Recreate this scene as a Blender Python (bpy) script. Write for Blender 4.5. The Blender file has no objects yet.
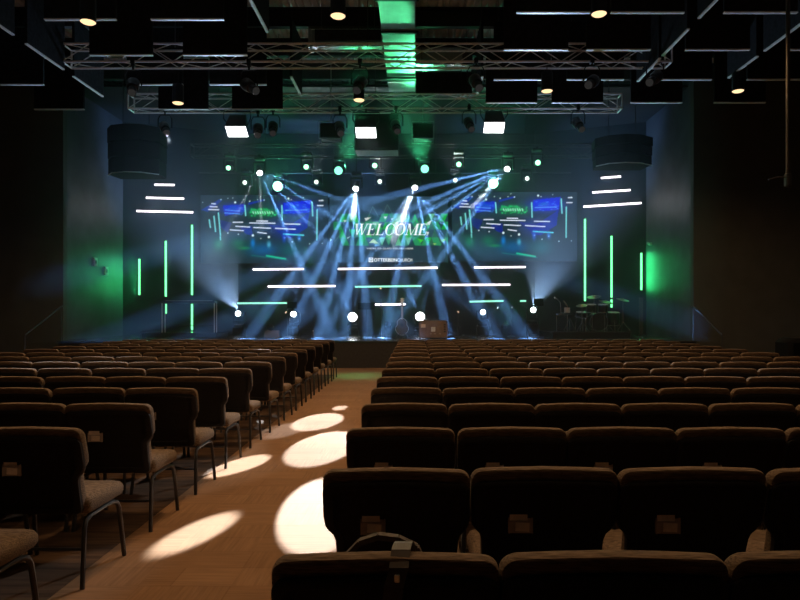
import bpy, math, random
import numpy as np
from mathutils import Vector, Matrix
S = bpy.context.scene
COL = S.collection
PI = math.pi
F, VX, VY, H = 645.0, 415.0, 311.5, 1.49
# ------------------------------------------------------------------ camera, world, exposure
cam = bpy.data.cameras.new('camera'); co = bpy.data.objects.new('camera', cam); COL.objects.link(co)
co.location = (0, 0, H); co.rotation_euler = (PI/2, 0, 0)
cam.sensor_width = 36; cam.lens = F/800*36; cam.shift_x = (400-VX)/800; cam.shift_y = (VY-300)/800
cam.clip_start = 0.05; cam.clip_end = 200
S.camera = co
W = bpy.data.worlds.new('world'); S.world = W; W.use_nodes = True
W.node_tree.nodes['Background'].inputs[0].default_value = (0.5, 0.55, 0.62, 1)
W.node_tree.nodes['Background'].inputs[1].default_value = 0.003
S.view_settings.view_transform = 'Standard'; S.view_settings.look = 'None'
S.view_settings.exposure = 0.0; S.view_settings.gamma = 1.0; S.view_settings.use_curve_mapping = False
S.cycles.use_denoising = True
S.cycles.max_bounces = 5; S.cycles.diffuse_bounces = 3; S.cycles.glossy_bounces = 3
S.cycles.volume_bounces = 0; S.cycles.transparent_max_bounces = 8
S.cycles.sample_clamp_indirect = 3.0; S.cycles.caustics_reflective = False; S.cycles.caustics_refractive = False

def at(px, py, d):
    """the point of the room seen at (px, py) of the photograph at distance d"""
    return Vector(((px-VX)/F*d, d, H+(VY-py)/F*d))

# ------------------------------------------------------------------ materials
def srgb(c):
    return tuple((x/255/12.92 if x/255 <= .04045 else ((x/255+.055)/1.055)**2.4) for x in c)+(1,)
def mat(name, rgb, rough=.6, metal=0, noise=None, bump=0, scale=20, stretch=(1,1,1), spec=.5):
    m = bpy.data.materials.new(name); m.use_nodes = True
    nt = m.node_tree; b = nt.nodes['Principled BSDF']
    c = tuple(rgb)+(1,)
    b.inputs['Roughness'].default_value = rough; b.inputs['Metallic'].default_value = metal
    b.inputs['Specular IOR Level'].default_value = spec
    tc = nt.nodes.new('ShaderNodeTexCoord'); mp = nt.nodes.new('ShaderNodeMapping'); mp.inputs['Scale'].default_value = stretch
    n = nt.nodes.new('ShaderNodeTexNoise'); n.inputs['Scale'].default_value = scale; n.inputs['Detail'].default_value = 4
    nt.links.new(tc.outputs['Object'], mp.inputs[0]); nt.links.new(mp.outputs[0], n.inputs['Vector'])
    r = nt.nodes.new('ShaderNodeValToRGB'); k = noise if noise is not None else .15
    r.color_ramp.elements[0].position = .3; r.color_ramp.elements[1].position = .7
    r.color_ramp.elements[0].color = tuple(x*(1-k) for x in rgb)+(1,)
    r.color_ramp.elements[1].color = tuple(min(1, x*(1+k)) for x in rgb)+(1,)
    nt.links.new(n.outputs['Fac'], r.inputs[0]); nt.links.new(r.outputs[0], b.inputs['Base Color'])
    if bump:
        bp = nt.nodes.new('ShaderNodeBump'); bp.inputs['Strength'].default_value = bump; bp.inputs['Distance'].default_value = .01
        nt.links.new(n.outputs['Fac'], bp.inputs['Height']); nt.links.new(bp.outputs[0], b.inputs['Normal'])
    return m
def emit(name, rgb, strength=1.0):
    m = bpy.data.materials.new(name); m.use_nodes = True; nt = m.node_tree
    for n in list(nt.nodes):
        if n.type == 'BSDF_PRINCIPLED': nt.nodes.remove(n)
    e = nt.nodes.new('ShaderNodeEmission'); e.inputs[0].default_value = tuple(rgb)+(1,); e.inputs[1].default_value = strength
    nt.links.new(e.outputs[0], nt.nodes['Material Output'].inputs[0]); return m

M = {}
M['fabric'] = mat('chair_fabric', (.165, .118, .08), .95, noise=.45, bump=.6, scale=90, stretch=(.25, 1, 2.4), spec=.15)
M['shell'] = mat('chair_back_shell', (.012, .011, .011), .6, noise=.3, scale=60, spec=.25)
M['steel'] = mat('dark_powdercoat', (.05, .05, .052), .38, metal=.4, noise=.1)
M['paper'] = mat('card_paper', (.80, .68, .58), .8, noise=.12, scale=40)
M['pocket'] = mat('card_pocket', (.42, .34, .29), .6, noise=.2, scale=30)
M['black'] = mat('black_paint', (.012, .013, .014), .6, noise=.25, scale=6, spec=.3)
M['black_gloss'] = mat('black_gloss', (.02, .021, .023), .28, noise=.2)
M['baffle'] = mat('baffle_fabric', (.02, .022, .024), .95, noise=.3, scale=14, spec=.1)
M['alu'] = mat('aluminium', (.85, .86, .87), .35, metal=.15, noise=.08)
M['alu_dark'] = mat('dark_aluminium', (.07, .075, .08), .4, metal=.4, noise=.1)
M['trim'] = mat('panel_edge', (.85, .87, .88), .4, metal=.1, noise=.12, scale=8)
M['duct'] = mat('galvanised_duct', (.30, .33, .33), .42, metal=.35, noise=.15, scale=3)
M['roofdeck'] = mat('roof_deck', (.76, .80, .84), .5, metal=.2, noise=.15, scale=5)
M['joist'] = mat('roof_joist', (.01, .011, .012), .7, noise=.3)
M['wall_dark'] = mat('wall_brown_black', (.095, .10, .088), .85, noise=.08, scale=2, spec=.2)
M['wall_stage'] = mat('wall_stage_grey', (.075, .083, .095), .55, noise=.35, scale=1.3, spec=.35, bump=.15)
M['wall_back'] = mat('wall_back_black', (.018, .022, .027), .8, noise=.25, scale=1, spec=.15)
M['deck'] = mat('stage_deck', (.06, .065, .07), .18, noise=.3, scale=8, spec=.6)
M['stagefront'] = mat('stage_front', (.03, .03, .032), .7, noise=.2)
M['crate'] = mat('crate_brown', (.23, .16, .125), .7, noise=.18, scale=9)
M['wood'] = mat('guitar_wood', (.045, .028, .02), .35, noise=.3, scale=12)
M['chrome'] = mat('chrome', (.8, .8, .8), .18, metal=1, noise=.05)
M['cymbal'] = mat('cymbal_brass', (.6, .5, .25), .3, metal=1, noise=.1)
M['drumhead'] = mat('drum_head', (.6, .6, .6), .5, noise=.05)
M['bag'] = mat('bag_canvas', (.085, .065, .05), .8, noise=.3, scale=60, bump=.3)
M['strapm'] = mat('strap_leather', (.06, .045, .032), .6, noise=.25, scale=30)
M['ivory'] = mat('switch_plate', (.5, .5, .48), .5)
M['tube_white'] = emit('led_white', (1.0, .90, 1.0), 3.2)
M['tube_green'] = emit('led_green', (.16, 1.0, .34), 2.6)
M['tube_mint'] = emit('led_mint', (.35, 1.0, .72), 1.3)
M['lens_white'] = emit('lens_white', (.92, .96, 1), 14)
M['lens_green'] = emit('lens_green', (.30, 1, .55), 4)
M['lens_small'] = emit('lens_small', (.8, 1, .9), 2.2)
M['lens_mint'] = emit('lens_mint', (.22, 1, .62), 2.4)
M['soft_white'] = emit('soft_panel', (1, .98, 1), 9)
M['warm'] = emit('warm_lamp', (1.0, .68, .36), 1.5)
M['lens_pool'] = emit('lens_profile', (1, .97, .92), .02)

def haze_mat():
    m = bpy.data.materials.new('stage_haze'); m.use_nodes = True; nt = m.node_tree; nt.nodes.clear()
    o = nt.nodes.new('ShaderNodeOutputMaterial'); v = nt.nodes.new('ShaderNodeVolumeScatter')
    v.inputs['Color'].default_value = (.80, .92, 1, 1); v.inputs['Density'].default_value = .022; v.inputs['Anisotropy'].default_value = .25
    nt.links.new(v.outputs[0], o.inputs['Volume']); m.cycles.homogeneous_volume = True; return m
M['haze'] = haze_mat()

def carpet_mat():
    m = bpy.data.materials.new('carpet_plank_tiles'); m.use_nodes = True; nt = m.node_tree; b = nt.nodes['Principled BSDF']
    b.inputs['Roughness'].default_value = .95; b.inputs['Specular IOR Level'].default_value = .1
    tc = nt.nodes.new('ShaderNodeTexCoord')
    br = nt.nodes.new('ShaderNodeTexBrick'); br.inputs['Scale'].default_value = 1.0
    br.inputs['Brick Width'].default_value = 1.0; br.inputs['Row Height'].default_value = .25
    br.inputs['Mortar Size'].default_value = .004; br.offset = .33
    br.inputs['Color1'].default_value = (.235, .135, .072, 1); br.inputs['Color2'].default_value = (.265, .155, .084, 1)
    br.inputs['Mortar'].default_value = (.20, .115, .06, 1)
    nt.links.new(tc.outputs['Object'], br.inputs['Vector'])
    # streaks that run across each plank in alternating directions
    mp = nt.nodes.new('ShaderNodeMapping'); mp.inputs['Scale'].default_value = (3, 55, 1)
    n1 = nt.nodes.new('ShaderNodeTexNoise'); n1.inputs['Scale'].default_value = 1; n1.inputs['Detail'].default_value = 3
    mp2 = nt.nodes.new('ShaderNodeMapping'); mp2.inputs['Scale'].default_value = (55, 3, 1)
    n2 = nt.nodes.new('ShaderNodeTexNoise'); n2.inputs['Scale'].default_value = 1; n2.inputs['Detail'].default_value = 3
    nt.links.new(tc.outputs['Object'], mp.inputs[0]); nt.links.new(mp.outputs[0], n1.inputs['Vector'])
    nt.links.new(tc.outputs['Object'], mp2.inputs[0]); nt.links.new(mp2.outputs[0], n2.inputs['Vector'])
    ch = nt.nodes.new('ShaderNodeTexChecker'); ch.inputs['Scale'].default_value = 2.0
    nt.links.new(tc.outputs['Object'], ch.inputs['Vector'])
    mx = nt.nodes.new('ShaderNodeMix'); mx.data_type = 'FLOAT'
    nt.links.new(ch.outputs['Fac'], mx.inputs[0]); nt.links.new(n1.outputs['Fac'], mx.inputs[2]); nt.links.new(n2.outputs['Fac'], mx.inputs[3])
    mr = nt.nodes.new('ShaderNodeMapRange'); mr.inputs[1].default_value = .3; mr.inputs[2].default_value = .7; mr.inputs[3].default_value = .84; mr.inputs[4].default_value = 1.14
    nt.links.new(mx.outputs[0], mr.inputs[0])
    vm = nt.nodes.new('ShaderNodeVectorMath'); vm.operation = 'SCALE'
    nt.links.new(br.outputs['Color'], vm.inputs[0]); nt.links.new(mr.outputs[0], vm.inputs['Scale'])
    nt.links.new(vm.outputs[0], b.inputs['Base Color'])
    bp = nt.nodes.new('ShaderNodeBump'); bp.inputs['Strength'].default_value = .4; bp.inputs['Distance'].default_value = .005
    nt.links.new(mx.outputs[0], bp.inputs['Height']); nt.links.new(bp.outputs[0], b.inputs['Normal'])
    return m
M['carpet'] = carpet_mat(); M['deep_black'] = mat('deep_black', (.004, .004, .004), .9, spec=.1)

# ------------------------------------------------------------------ mesh helpers
class MB:
    def __init__(s): s.v = []; s.f = []
    def add(s, vs, fs):
        n = len(s.v); s.v += [tuple(v) for v in vs]; s.f += [tuple(i+n for i in f) for f in fs]; return s
    def box(s, c, d, R=None, bev=0):
        x, y, z = d[0]/2, d[1]/2, d[2]/2
        if bev <= 0:
            vs = [Vector((i*x, j*y, k*z)) for i in (-1, 1) for j in (-1, 1) for k in (-1, 1)]
            fs = [(0,1,3,2), (4,6,7,5), (0,4,5,1), (2,3,7,6), (0,2,6,4), (1,5,7,3)]
        else:
            b = min(bev, x*.9, y*.9, z*.9); vs = []; idx = {}
            for i in (-1, 1):
                for j in (-1, 1):
                    for k in (-1, 1):
                        for ax in range(3):
                            p = [i*(x-b), j*(y-b), k*(z-b)]
                            p[ax] = (i, j, k)[ax]*(x, y, z)[ax]
                            idx[(i, j, k, ax)] = len(vs); vs.append(Vector(p))
            fs = []
            for ax in range(3):
                a1, a2 = (ax+1) % 3, (ax+2) % 3
                for sg in (-1, 1):
                    q = []
                    for u, w in ((-1,-1), (1,-1), (1,1), (-1,1)):
                        t = [0,0,0]; t[ax] = sg; t[a1] = u; t[a2] = w; q.append(idx[(*t, ax)])
                    fs.append(tuple(q) if sg > 0 else tuple(reversed(q)))
                for u in (-1, 1):          # edges parallel to ax
                    for w in (-1, 1):
                        t0 = [0,0,0]; t0[ax] = -1; t0[a1] = u; t0[a2] = w; t1 = list(t0); t1[ax] = 1
                        q = (idx[(*t0, a1)], idx[(*t1, a1)], idx[(*t1, a2)], idx[(*t0, a2)])
                        fs.append(q if u*w < 0 else tuple(reversed(q)))
            for i in (-1, 1):
                for j in (-1, 1):
                    for k in (-1, 1):
                        q = tuple(idx[(i, j, k, a)] for a in range(3)); fs.append(q if i*j*k > 0 else tuple(reversed(q)))
        c = Vector(c)
        vs = [(R @ v if R else v)+c for v in vs]
        return s.add(vs, fs)
    def tube(s, pts, r, n=8, cap=True):
        pts = [Vector(p) for p in pts]; m = len(pts); rs = r if isinstance(r, (list, tuple)) else [r]*m
        vs = []; up = None
        for i, p in enumerate(pts):
            t = (pts[min(i+1, m-1)]-pts[max(i-1, 0)]).normalized()
            if up is None: up = Vector((0,0,1)) if abs(t.z) < .9 else Vector((1,0,0))
            a = t.cross(up).normalized(); b = a.cross(t).normalized(); up = b
            for k in range(n):
                th = 2*PI*k/n; vs.append(p+(a*math.cos(th)+b*math.sin(th))*rs[i])
        fs = [(i*n+k, i*n+(k+1) % n, (i+1)*n+(k+1) % n, (i+1)*n+k) for i in range(m-1) for k in range(n)]
        if cap: fs += [tuple(range(n-1, -1, -1)), tuple(range((m-1)*n, m*n))]
        return s.add(vs, fs)
    def lathe(s, prof, c=(0,0,0), R=None, n=24):
        c = Vector(c); vs = []; m = len(prof)
        for r, z in prof:
            for k in range(n):
                th = 2*PI*k/n; v = Vector((r*math.cos(th), r*math.sin(th), z)); vs.append((R @ v if R else v)+c)
        fs = [(i*n+k, i*n+(k+1) % n, (i+1)*n+(k+1) % n, (i+1)*n+k) for i in range(m-1) for k in range(n)]
        if prof[0][0] > 1e-4: fs.append(tuple(range(n-1, -1, -1)))
        if prof[-1][0] > 1e-4: fs.append(tuple(range((m-1)*n, m*n)))
        return s.add(vs, fs)
    def prism(s, poly, z0, z1):
        n = len(poly)
        vs = [(x, y, z0) for x, y in poly]+[(x, y, z1) for x, y in poly]
        return s.add(vs, [tuple(range(n-1, -1, -1)), tuple(range(n, 2*n))]+[(i, (i+1) % n, n+(i+1) % n, n+i) for i in range(n)])
    def mesh(s, name, material, smooth=False):
        me = bpy.data.meshes.new(name); me.from_pydata(s.v, [], s.f); me.materials.append(material)
        me.update()
        if smooth:
            me.polygons.foreach_set('use_smooth', [True]*len(me.polygons))
            try: me.set_sharp_from_angle(angle=math.radians(42))
            except Exception: pass
        return me
    def obj(s, name, material, parent=None, smooth=False, loc=None):
        o = bpy.data.objects.new(name, s.mesh(name, material, smooth)); COL.objects.link(o)
        if parent: o.parent = parent
        if loc is not None: o.location = loc
        return o
def tag(o, label=None, cat=None, group=None, kind=None):
    if label: o['label'] = label
    if cat: o['category'] = cat
    if group: o['group'] = group
    if kind: o['kind'] = kind
    return o
def thing(name, loc, label, cat, group=None):
    o = bpy.data.objects.new(name, None); COL.objects.link(o); o.location = loc; o.empty_display_size = .1
    return tag(o, label, cat, group)
def inst(me, name, parent, loc=(0,0,0), q=None):
    o = bpy.data.objects.new(name, me); COL.objects.link(o); o.parent = parent; o.location = loc
    if q is not None: o.rotation_mode = 'QUATERNION'; o.rotation_quaternion = q
    return o
def struct(o): o['kind'] = 'structure'; return o
def aimq(dirv): return Vector(dirv).to_track_quat('-Z', 'Y')
def spot(parent, loc, dirv, col, power, deg, blend=.3, rad=.05):
    l = bpy.data.lights.new('lamp_light', 'SPOT'); l.color = col; l.energy = power
    l.spot_size = math.radians(deg); l.spot_blend = blend; l.shadow_soft_size = rad
    o = bpy.data.objects.new('lamp_light', l); COL.objects.link(o); o.parent = parent; o.location = loc
    o.rotation_mode = 'QUATERNION'; o.rotation_quaternion = aimq(dirv); return o
ORD = 'first second third fourth fifth sixth seventh eighth ninth tenth eleventh twelfth thirteenth fourteenth fifteenth'.split()

# ------------------------------------------------------------------ the room
CX = -1.0                     # centre line of the stage
YB, YC, HW, HC = 22.6, 21.2, 8.6, 5.2
YP = 17.6                     # proscenium
DZ = .72                      # stage height
ROOF = 8.2
XL, XR, Y0 = -15.5, 15.5, -3.0
struct(MB().box(((XL+XR)/2, (Y0+YB)/2+.5, -.05), (XR-XL+.4, YB-Y0+1.6, .1)).obj('floor', M['carpet']))
M['seating_floor'] = mat('dark_seating_floor', (.085, .052, .032), .95, noise=.45, scale=3, stretch=(.6, 7, 1), spec=.1)  # darker, streaked tone for the floor slabs under the chair blocks
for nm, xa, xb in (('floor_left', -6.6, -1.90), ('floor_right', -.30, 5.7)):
    struct(MB().box(((xa+xb)/2, 7.6, .001), (xb-xa, 15.2, .004)).obj(nm, M['seating_floor']))
# corrugated roof deck with ribs along the depth
vs = []; fs = []; x = XL; prof = []
while x < XR:
    prof += [(x, 0), (x+.085, 0), (x+.105, .05), (x+.14, .05)]; x += .16
for (px, pz) in prof: vs += [(px, Y0, ROOF+pz), (px, YB+.4, ROOF+pz)]
fs = [(2*i, 2*i+2, 2*i+3, 2*i+1) for i in range(len(prof)-1)]
struct(MB().add(vs, fs).obj('ceiling', M['roofdeck']))
struct(MB().box((CX, (17.9+YB)/2+.1, ROOF-.46), (2*HW-.05, YB-17.9+.2, .04)).obj('ceiling_added_mask', M['black']))  # added black sheet, keeps the lit roof deck over the stage out of view
struct(MB().box((XL-.1, (Y0+YP)/2, ROOF/2), (.2, YP-Y0, ROOF)).obj('wall_left', M['wall_dark']))
struct(MB().box((XR+.1, (Y0+YP)/2, ROOF/2), (.2, YP-Y0, ROOF)).obj('wall_right', M['wall_dark']))
struct(MB().box(((XL+CX-HW)/2, YP+.1, ROOF/2), (CX-HW-XL, .2, ROOF)).obj('wall_front_left', M['wall_dark']))
struct(MB().box(((XR+CX+HW)/2, YP+.1, ROOF/2), (XR-CX-HW, .2, ROOF)).obj('wall_front_right', M['wall_dark']))
def wall_strip(name, p, q, m, z1=ROOF):
    p = Vector(p); q = Vector(q); t = (q-p).normalized(); n = Vector((-t.y, t.x)) * .15
    poly = [(p.x, p.y), (q.x, q.y), (q.x+n.x, q.y+n.y), (p.x+n.x, p.y+n.y)]
    return struct(MB().prism(poly, 0, z1).obj(name, m))
wall_strip('wall_stage_left', (CX-HW, YP+.2), (CX-HW, YC), M['wall_stage'])
wall_strip('wall_stage_right', (CX+HW, YC), (CX+HW, YP+.2), M['wall_stage'])
wall_strip('wall_back_left', (CX-HW, YC), (CX-HC, YB), M['wall_back'])
wall_strip('wall_back', (CX-HC, YB), (CX+HC, YB), M['wall_back'])
wall_strip('wall_back_right', (CX+HC, YB), (CX+HW, YC), M['wall_back'])
# stage
YF = 17.0
poly = [(CX-8.4, YF), (CX+8.4, YF), (CX+8.4, YC-.05), (CX+HC, YB-.05), (CX-HC, YB-.05), (CX-8.4, YC-.05)]
struct(MB().prism(poly, 0, DZ-.03).obj('trim_1', M['stagefront']))
bpy.data.objects['trim_1'].name = 'stage_floor'
lip = [(CX-8.42, YF-.03), (CX+8.42, YF-.03)]+poly[2:]
dk = struct(MB().prism(lip, DZ-.03, DZ).obj('trim_1', M['deck'])); dk.name = 'stage_deck_floor'
# roof joists across the room
for i, y in enumerate((11.1, 12.7, 14.28, 15.9, 17.5, 19.1, 20.7)):
    b = MB(); b.box((0, y, ROOF-.02), (XR-XL, .16, .03)); b.box((0, y, ROOF-.41), (XR-XL, .14, .03)); b.box((0, y, ROOF-.21), (XR-XL, .02, .38))
    struct(b.obj('ceiling_beam', M['joist']))

# haze over the stage
hz = MB().prism([(CX-HW+.02, 15.4), (CX+HW-.02, 15.4), (CX+HW-.02, YC-.02), (CX+HC, YB-.03), (CX-HC, YB-.03), (CX-HW+.02, YC-.02)], DZ+.005, ROOF-.5).obj('haze', M['haze'])
tag(hz, 'thin bluish stage haze filling the air above the stage', 'haze', kind='stuff')

# ------------------------------------------------------------------ church chairs
def back_outline(n=7):
    """half outline of the backrest (x >= 0), from bottom centre up to top centre"""
    pts = [(0, .40), (.10, .40), (.19, .40)]
    for k in range(n): a = -PI/2+PI/2*k/(n-1); pts.append((.205+.035*math.cos(a), .435+.035*math.sin(a)))
    pts += [(.240, .50), (.242, .56), (.245, .61), (.252, .635), (.270, .655), (.284, .68), (.288, .72), (.288, .77), (.288, .815)]
    for k in range(1, n): a = PI/2*k/(n-1); pts.append((.242+.046*math.cos(a), .828+.044*math.sin(a)))
    pts += [(.15, .876), (0, .880)]
    return pts
def full_outline():
    h = back_outline(); return h+[(-x, z) for x, z in reversed(h[1:-1])]
OUT = full_outline()
def lean(z): return .105-(z-.40)*.28          # y of the back face at height z
def ring(out, inset, dy, zc=.63):
    vs = []
    for x, z in out:
        sx = max(0, 1-inset/.28); sz = max(0, 1-inset/.24)
        X = x*sx; Z = zc+(z-zc)*sz; vs.append((X, lean(Z)+dy, Z))
    return vs
def loft(rings, capa=True, capb=True):
    n = len(rings[0]); vs = [v for r in rings for v in r]
    fs = [(i*n+k, (i+1)*n+k, (i+1)*n+(k+1) % n, i*n+(k+1) % n) for i in range(len(rings)-1) for k in range(n)]
    if capa: fs.append(tuple(range(n)))
    if capb: fs.append(tuple(range(len(rings)*n-1, (len(rings)-1)*n-1, -1)))
    return vs, fs
backm = MB().add(*loft([ring(OUT, .030, .004), ring(OUT, .012, .002), ring(OUT, .003, .008), ring(OUT, 0, .020), ring(OUT, 0, .050), ring(OUT, .006, .066), ring(OUT, .022, .078), ring(OUT, .06, .086), ring(OUT, .15, .088)])).mesh('backrest', M['fabric'], True)
def shell_ring(ins, dy, drop):
    out = []
    for x, z in OUT:
        zz = .385+ins+(z-.40)*(1-(drop-.015+ins*1.6)/.48); out.append((x*(1-ins/.28), lean(zz)+dy, zz))
    return out
shellm = MB().add(*loft([shell_ring(.075, -.010, .05), shell_ring(.045, -.011, .05), shell_ring(.040, -.016, .05), shell_ring(.012, -.015, .05), shell_ring(.002, -.008, .046), shell_ring(.000, .014, .046)])).mesh('back_shell', M['shell'], True)
def cushion(w, d, z0, z1, y0):
    rings = []
    for (ins, z) in ((.03, z0), (.008, z0+.008), (0, z0+.025), (0, z1-.035), (.010, z1-.012), (.032, z1-.001), (.08, z1+.004), (.16, z1+.003)):
        r = []; hw = w/2-ins; hd = d/2-ins; rc = .035
        for (cx, cy, a0) in ((hw-rc, hd-rc, 0), (-hw+rc, hd-rc, PI/2), (-hw+rc, -hd+rc, PI), (hw-rc, -hd+rc, 3*PI/2)):
            for k in range(4):
                a = a0+PI/2*k/3; X = cx+rc*math.cos(a); Y = cy+rc*math.sin(a); r.append((X, y0+d/2+Y, z-(.012 if Y > hd-.05 and z > z0+.05 else 0)))
        rings.append(list(reversed(r)))
    return rings
seatm = MB().add(*loft(cushion(.535, .435, .375, .475, .118))).mesh('seat', M['fabric'], True)
def legcurve(sx, front):
    if front:
        return [(sx*.235, .20, .355), (sx*.242, .36, .362), (sx*.25, .43, .360), (sx*.254, .468, .345), (sx*.256, .488, .31), (sx*.262, .50, .22), (sx*.268, .535, .0)]
    return [(sx*.235, .20, .355), (sx*.24, .14, .345), (sx*.244, .115, .31), (sx*.252, .09, .2), (sx*.262, .055, .0)]
legm = {(sx, fr): MB().tube(legcurve(sx, fr), .0135, 8).mesh('leg', M['steel'], True) for sx in (-1, 1) for fr in (0, 1)}
crossm = [MB().tube([(-.25, .095, .2), (.25, .095, .2)], .008, 6).mesh('crossbar', M['steel'], True), MB().tube([(-.235, .44, .355), (.235, .44, .355)], .008, 6).mesh('crossbar', M['steel'], True)]
def pocket_meshes():
    zc = .655; y = lean(zc)-.012; b = MB(); w, h = .092, .062
    b.box((-.092, y-.012, zc-.012), (w, .004, h-.016)); b.box((-.092, y-.002, zc), (w+.006, .003, h+.012))
    b.box((-.092-w/2, y-.007, zc-.008), (.004, .012, h)); b.box((-.092+w/2, y-.007, zc-.008), (.004, .012, h)); b.box((-.092, y-.007, zc-h/2-.004), (w, .012, .004))
    p = b.mesh('card_pocket', M['pocket'])
    c = MB(); c.box((-.086, y-.016, zc-.012), (.055, .002, .034), Matrix.Rotation(.05, 3, 'Y')); c.box((-.100, y-.007, zc+.010), (.07, .003, .05))
    t = MB().tube([(-.028, y-.006, zc+.04), (-.028, y-.006, zc-.01)], .0035, 6)
    return p, c.mesh('card', M['paper']), t.mesh('pencil', M['pocket'])
pockm, cardm, penm = pocket_meshes()
PITCH = .581; ROW = .89; D1 = 1.63
def chair(x, y, label, group, pocket, legs, rz=0):
    t = thing('church_chair', (x, y, 0), label, 'chair', group); t.rotation_euler.z = rz
    bk = inst(backm, 'backrest', t); inst(shellm, 'back_shell', bk); inst(seatm, 'seat', t)
    for k in ((-1, 0), (1, 0), (-1, 1), (1, 1)): inst(legm[k], 'leg', t)
    if legs:
        for c in crossm: inst(c, 'crossbar', t)
    if pocket:
        p = inst(pockm, 'card_pocket', bk); inst(cardm, 'card', t); 
    return t
rnd = random.Random(7)
for k in range(15):
    d = D1+ROW*k; xmax = (805-VX)/F*(d+.1); xmin = (-5-VX)/F*(d+.45)
    for j in range(10):
        x = -.366+.294+PITCH*j
        if x-.29 > xmax: break
        place = f'right block, {ORD[k]} row from the camera, {ORD[j]} from the aisle'
        if k == 0 and j == 0: place = 'first right block row, with a leather strap over its back'
        chair(x+rnd.uniform(-.006, .006)+(.0 if k else -.0), d+rnd.uniform(-.012, .012), 'brown padded chair, '+place, 'chairs in the right block', k < 7, k < 6, rnd.uniform(-.012, .012))
    for j in range(8):
        x = -1.765-.285-PITCH*j
        if k == 0 or x+.30 < xmin: break
        place = f'left block, {ORD[k]} row from the camera, {ORD[j]} from the aisle'
        chair(x+rnd.uniform(-.008, .008), d+rnd.uniform(-.015, .015), 'brown padded chair, '+place, 'chairs in the left block', k < 7, k < 10, rnd.uniform(-.02, .02))

# bag on the nearest seat with an arched handle, strap draped over that chair's back
bg = thing('shoulder_bag', (-.09, D1+.33, .485), 'dark brown shoulder bag on the nearest seat, arched handle and tan strap', 'bag')
b = MB(); b.add(*loft([[(x*s, y*s2, z) for x, y in ((-.13, -.06), (-.15, 0), (-.13, .06), (.13, .06), (.15, 0), (.13, -.06))] for z, s, s2 in ((.0, 1, 1.1), (.02, 1.04, 1.3), (.14, 1.02, 1.2), (.22, .95, .8), (.245, .9, .4))])); b.obj('bag_body', M['bag'], bg, True)
b = MB()
pts = [Vector((-.125, -.02, .22)), Vector((-.112, -.025, .275)), Vector((-.075, -.03, .315)), Vector((-.02, -.03, .333)), Vector((.04, -.03, .326)), Vector((.095, -.025, .298)), Vector((.13, -.02, .22))]
for i in range(len(pts)-1):
    a_, c_ = pts[i], pts[i+1]; t_ = (c_-a_); n_ = t_.cross(Vector((0, 1, 0))).normalized()*.008; w_ = Vector((0, .014, 0))
    b.add([a_-n_-w_, a_-n_+w_, a_+n_+w_, a_+n_-w_, c_-n_-w_, c_-n_+w_, c_+n_+w_, c_+n_-w_], [(0,3,2,1), (4,5,6,7), (0,1,5,4), (1,2,6,5), (2,3,7,6), (3,0,4,7)])
b.obj('handle', M['bag'], bg, True)
# strap: goes up from the bag, over the backrest top and down its back
pth = [(.075, -.05, .15), (.072, -.155, .28), (.066, -.235, .382), (.062, -.275, .402), (.058, -.30, .405), (.054, -.335, .402), (.050, -.372, .372), (.038, -.380, .33), (.026, -.370, .22), (.020, -.355, .10)]
b = MB(); hw = .024
for i in range(len(pth)-1):
    a_, c_ = Vector(pth[i]), Vector(pth[i+1]); t_ = c_-a_; n_ = Vector((1, 0, 0)).cross(t_).normalized()*.003; w_ = Vector((hw, 0, 0))
    b.add([a_-n_-w_, a_-n_+w_, a_+n_+w_, a_+n_-w_, c_-n_-w_, c_-n_+w_, c_+n_+w_, c_+n_-w_], [(0,3,2,1), (4,5,6,7), (0,1,5,4), (1,2,6,5), (2,3,7,6), (3,0,4,7)])
st = b.obj('strap', M['strapm'], bg, False); st['label'] = 'tan leather strap'
MB().box((.046, -.384, .352), (.014, .006, .022), None, .003).obj('buckle', M['chrome'], st)

# ------------------------------------------------------------------ hanging black panels
ZP = H+4.9
def panel(c, w, along, label, zt=1.2, roof=ROOF):
    """a square acoustic panel 5 cm thick, pale edge along its foot; along = 'x' faces the seats, 'y' runs towards the stage"""
    t = thing('acoustic_baffle', c, label, 'panel', 'black panels hung from the roof')
    dx, dy = (w, .05) if along == 'x' else (.05, w)
    MB().box((0, 0, zt/2), (dx, dy, zt)).obj('board', M['baffle'], t)
    b = MB(); b.box((0, 0, -.012), (dx, dy+(.01 if along == 'x' else 0), .024)); b.obj('edge_strip', M['trim'], t)
    e = dx/2-.1 if along == 'x' else 0; g = dy/2-.1 if along == 'y' else 0
    for s in (-1, 1): MB().tube([(s*e, s*g, zt), (s*e, s*g, roof-c[2])], .004, 5).obj('cable', M['alu_dark'], t)
cols = [(-9.2, -8.0), (-6.2, -5.0), (-4.42, -3.2), (1.66, 2.86), (3.2, 4.4), (5.05, 6.25), (7.0, 8.2)]
cn = ['in the outermost left column', 'in the second column from the left', 'in the third column from the left', 'just right of the centre gap', 'in the second column right of centre', 'in the third column right of centre', 'in the outermost right column']
ywl = [10.8, 12.3, 13.9, 15.6]; ywr = [10.55, 12.05, 13.6, 15.1]
rn = ['nearest row', 'second row', 'third row', 'farthest row']
for i, (a, c) in enumerate(cols):
    for k in range(4):
        y = (ywl if a < 0 else ywr)[k]
        if i == 6 and k == 0: continue
        px = VX+F*min(abs(a), abs(c))*(1 if a > 0 else -1)/y
        if px < 0 or px > 800: continue
        panel(((a+c)/2, y, ZP), c-a, 'x', f'black square panel facing the seats, {rn[k]}, {cn[i]}')
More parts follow.
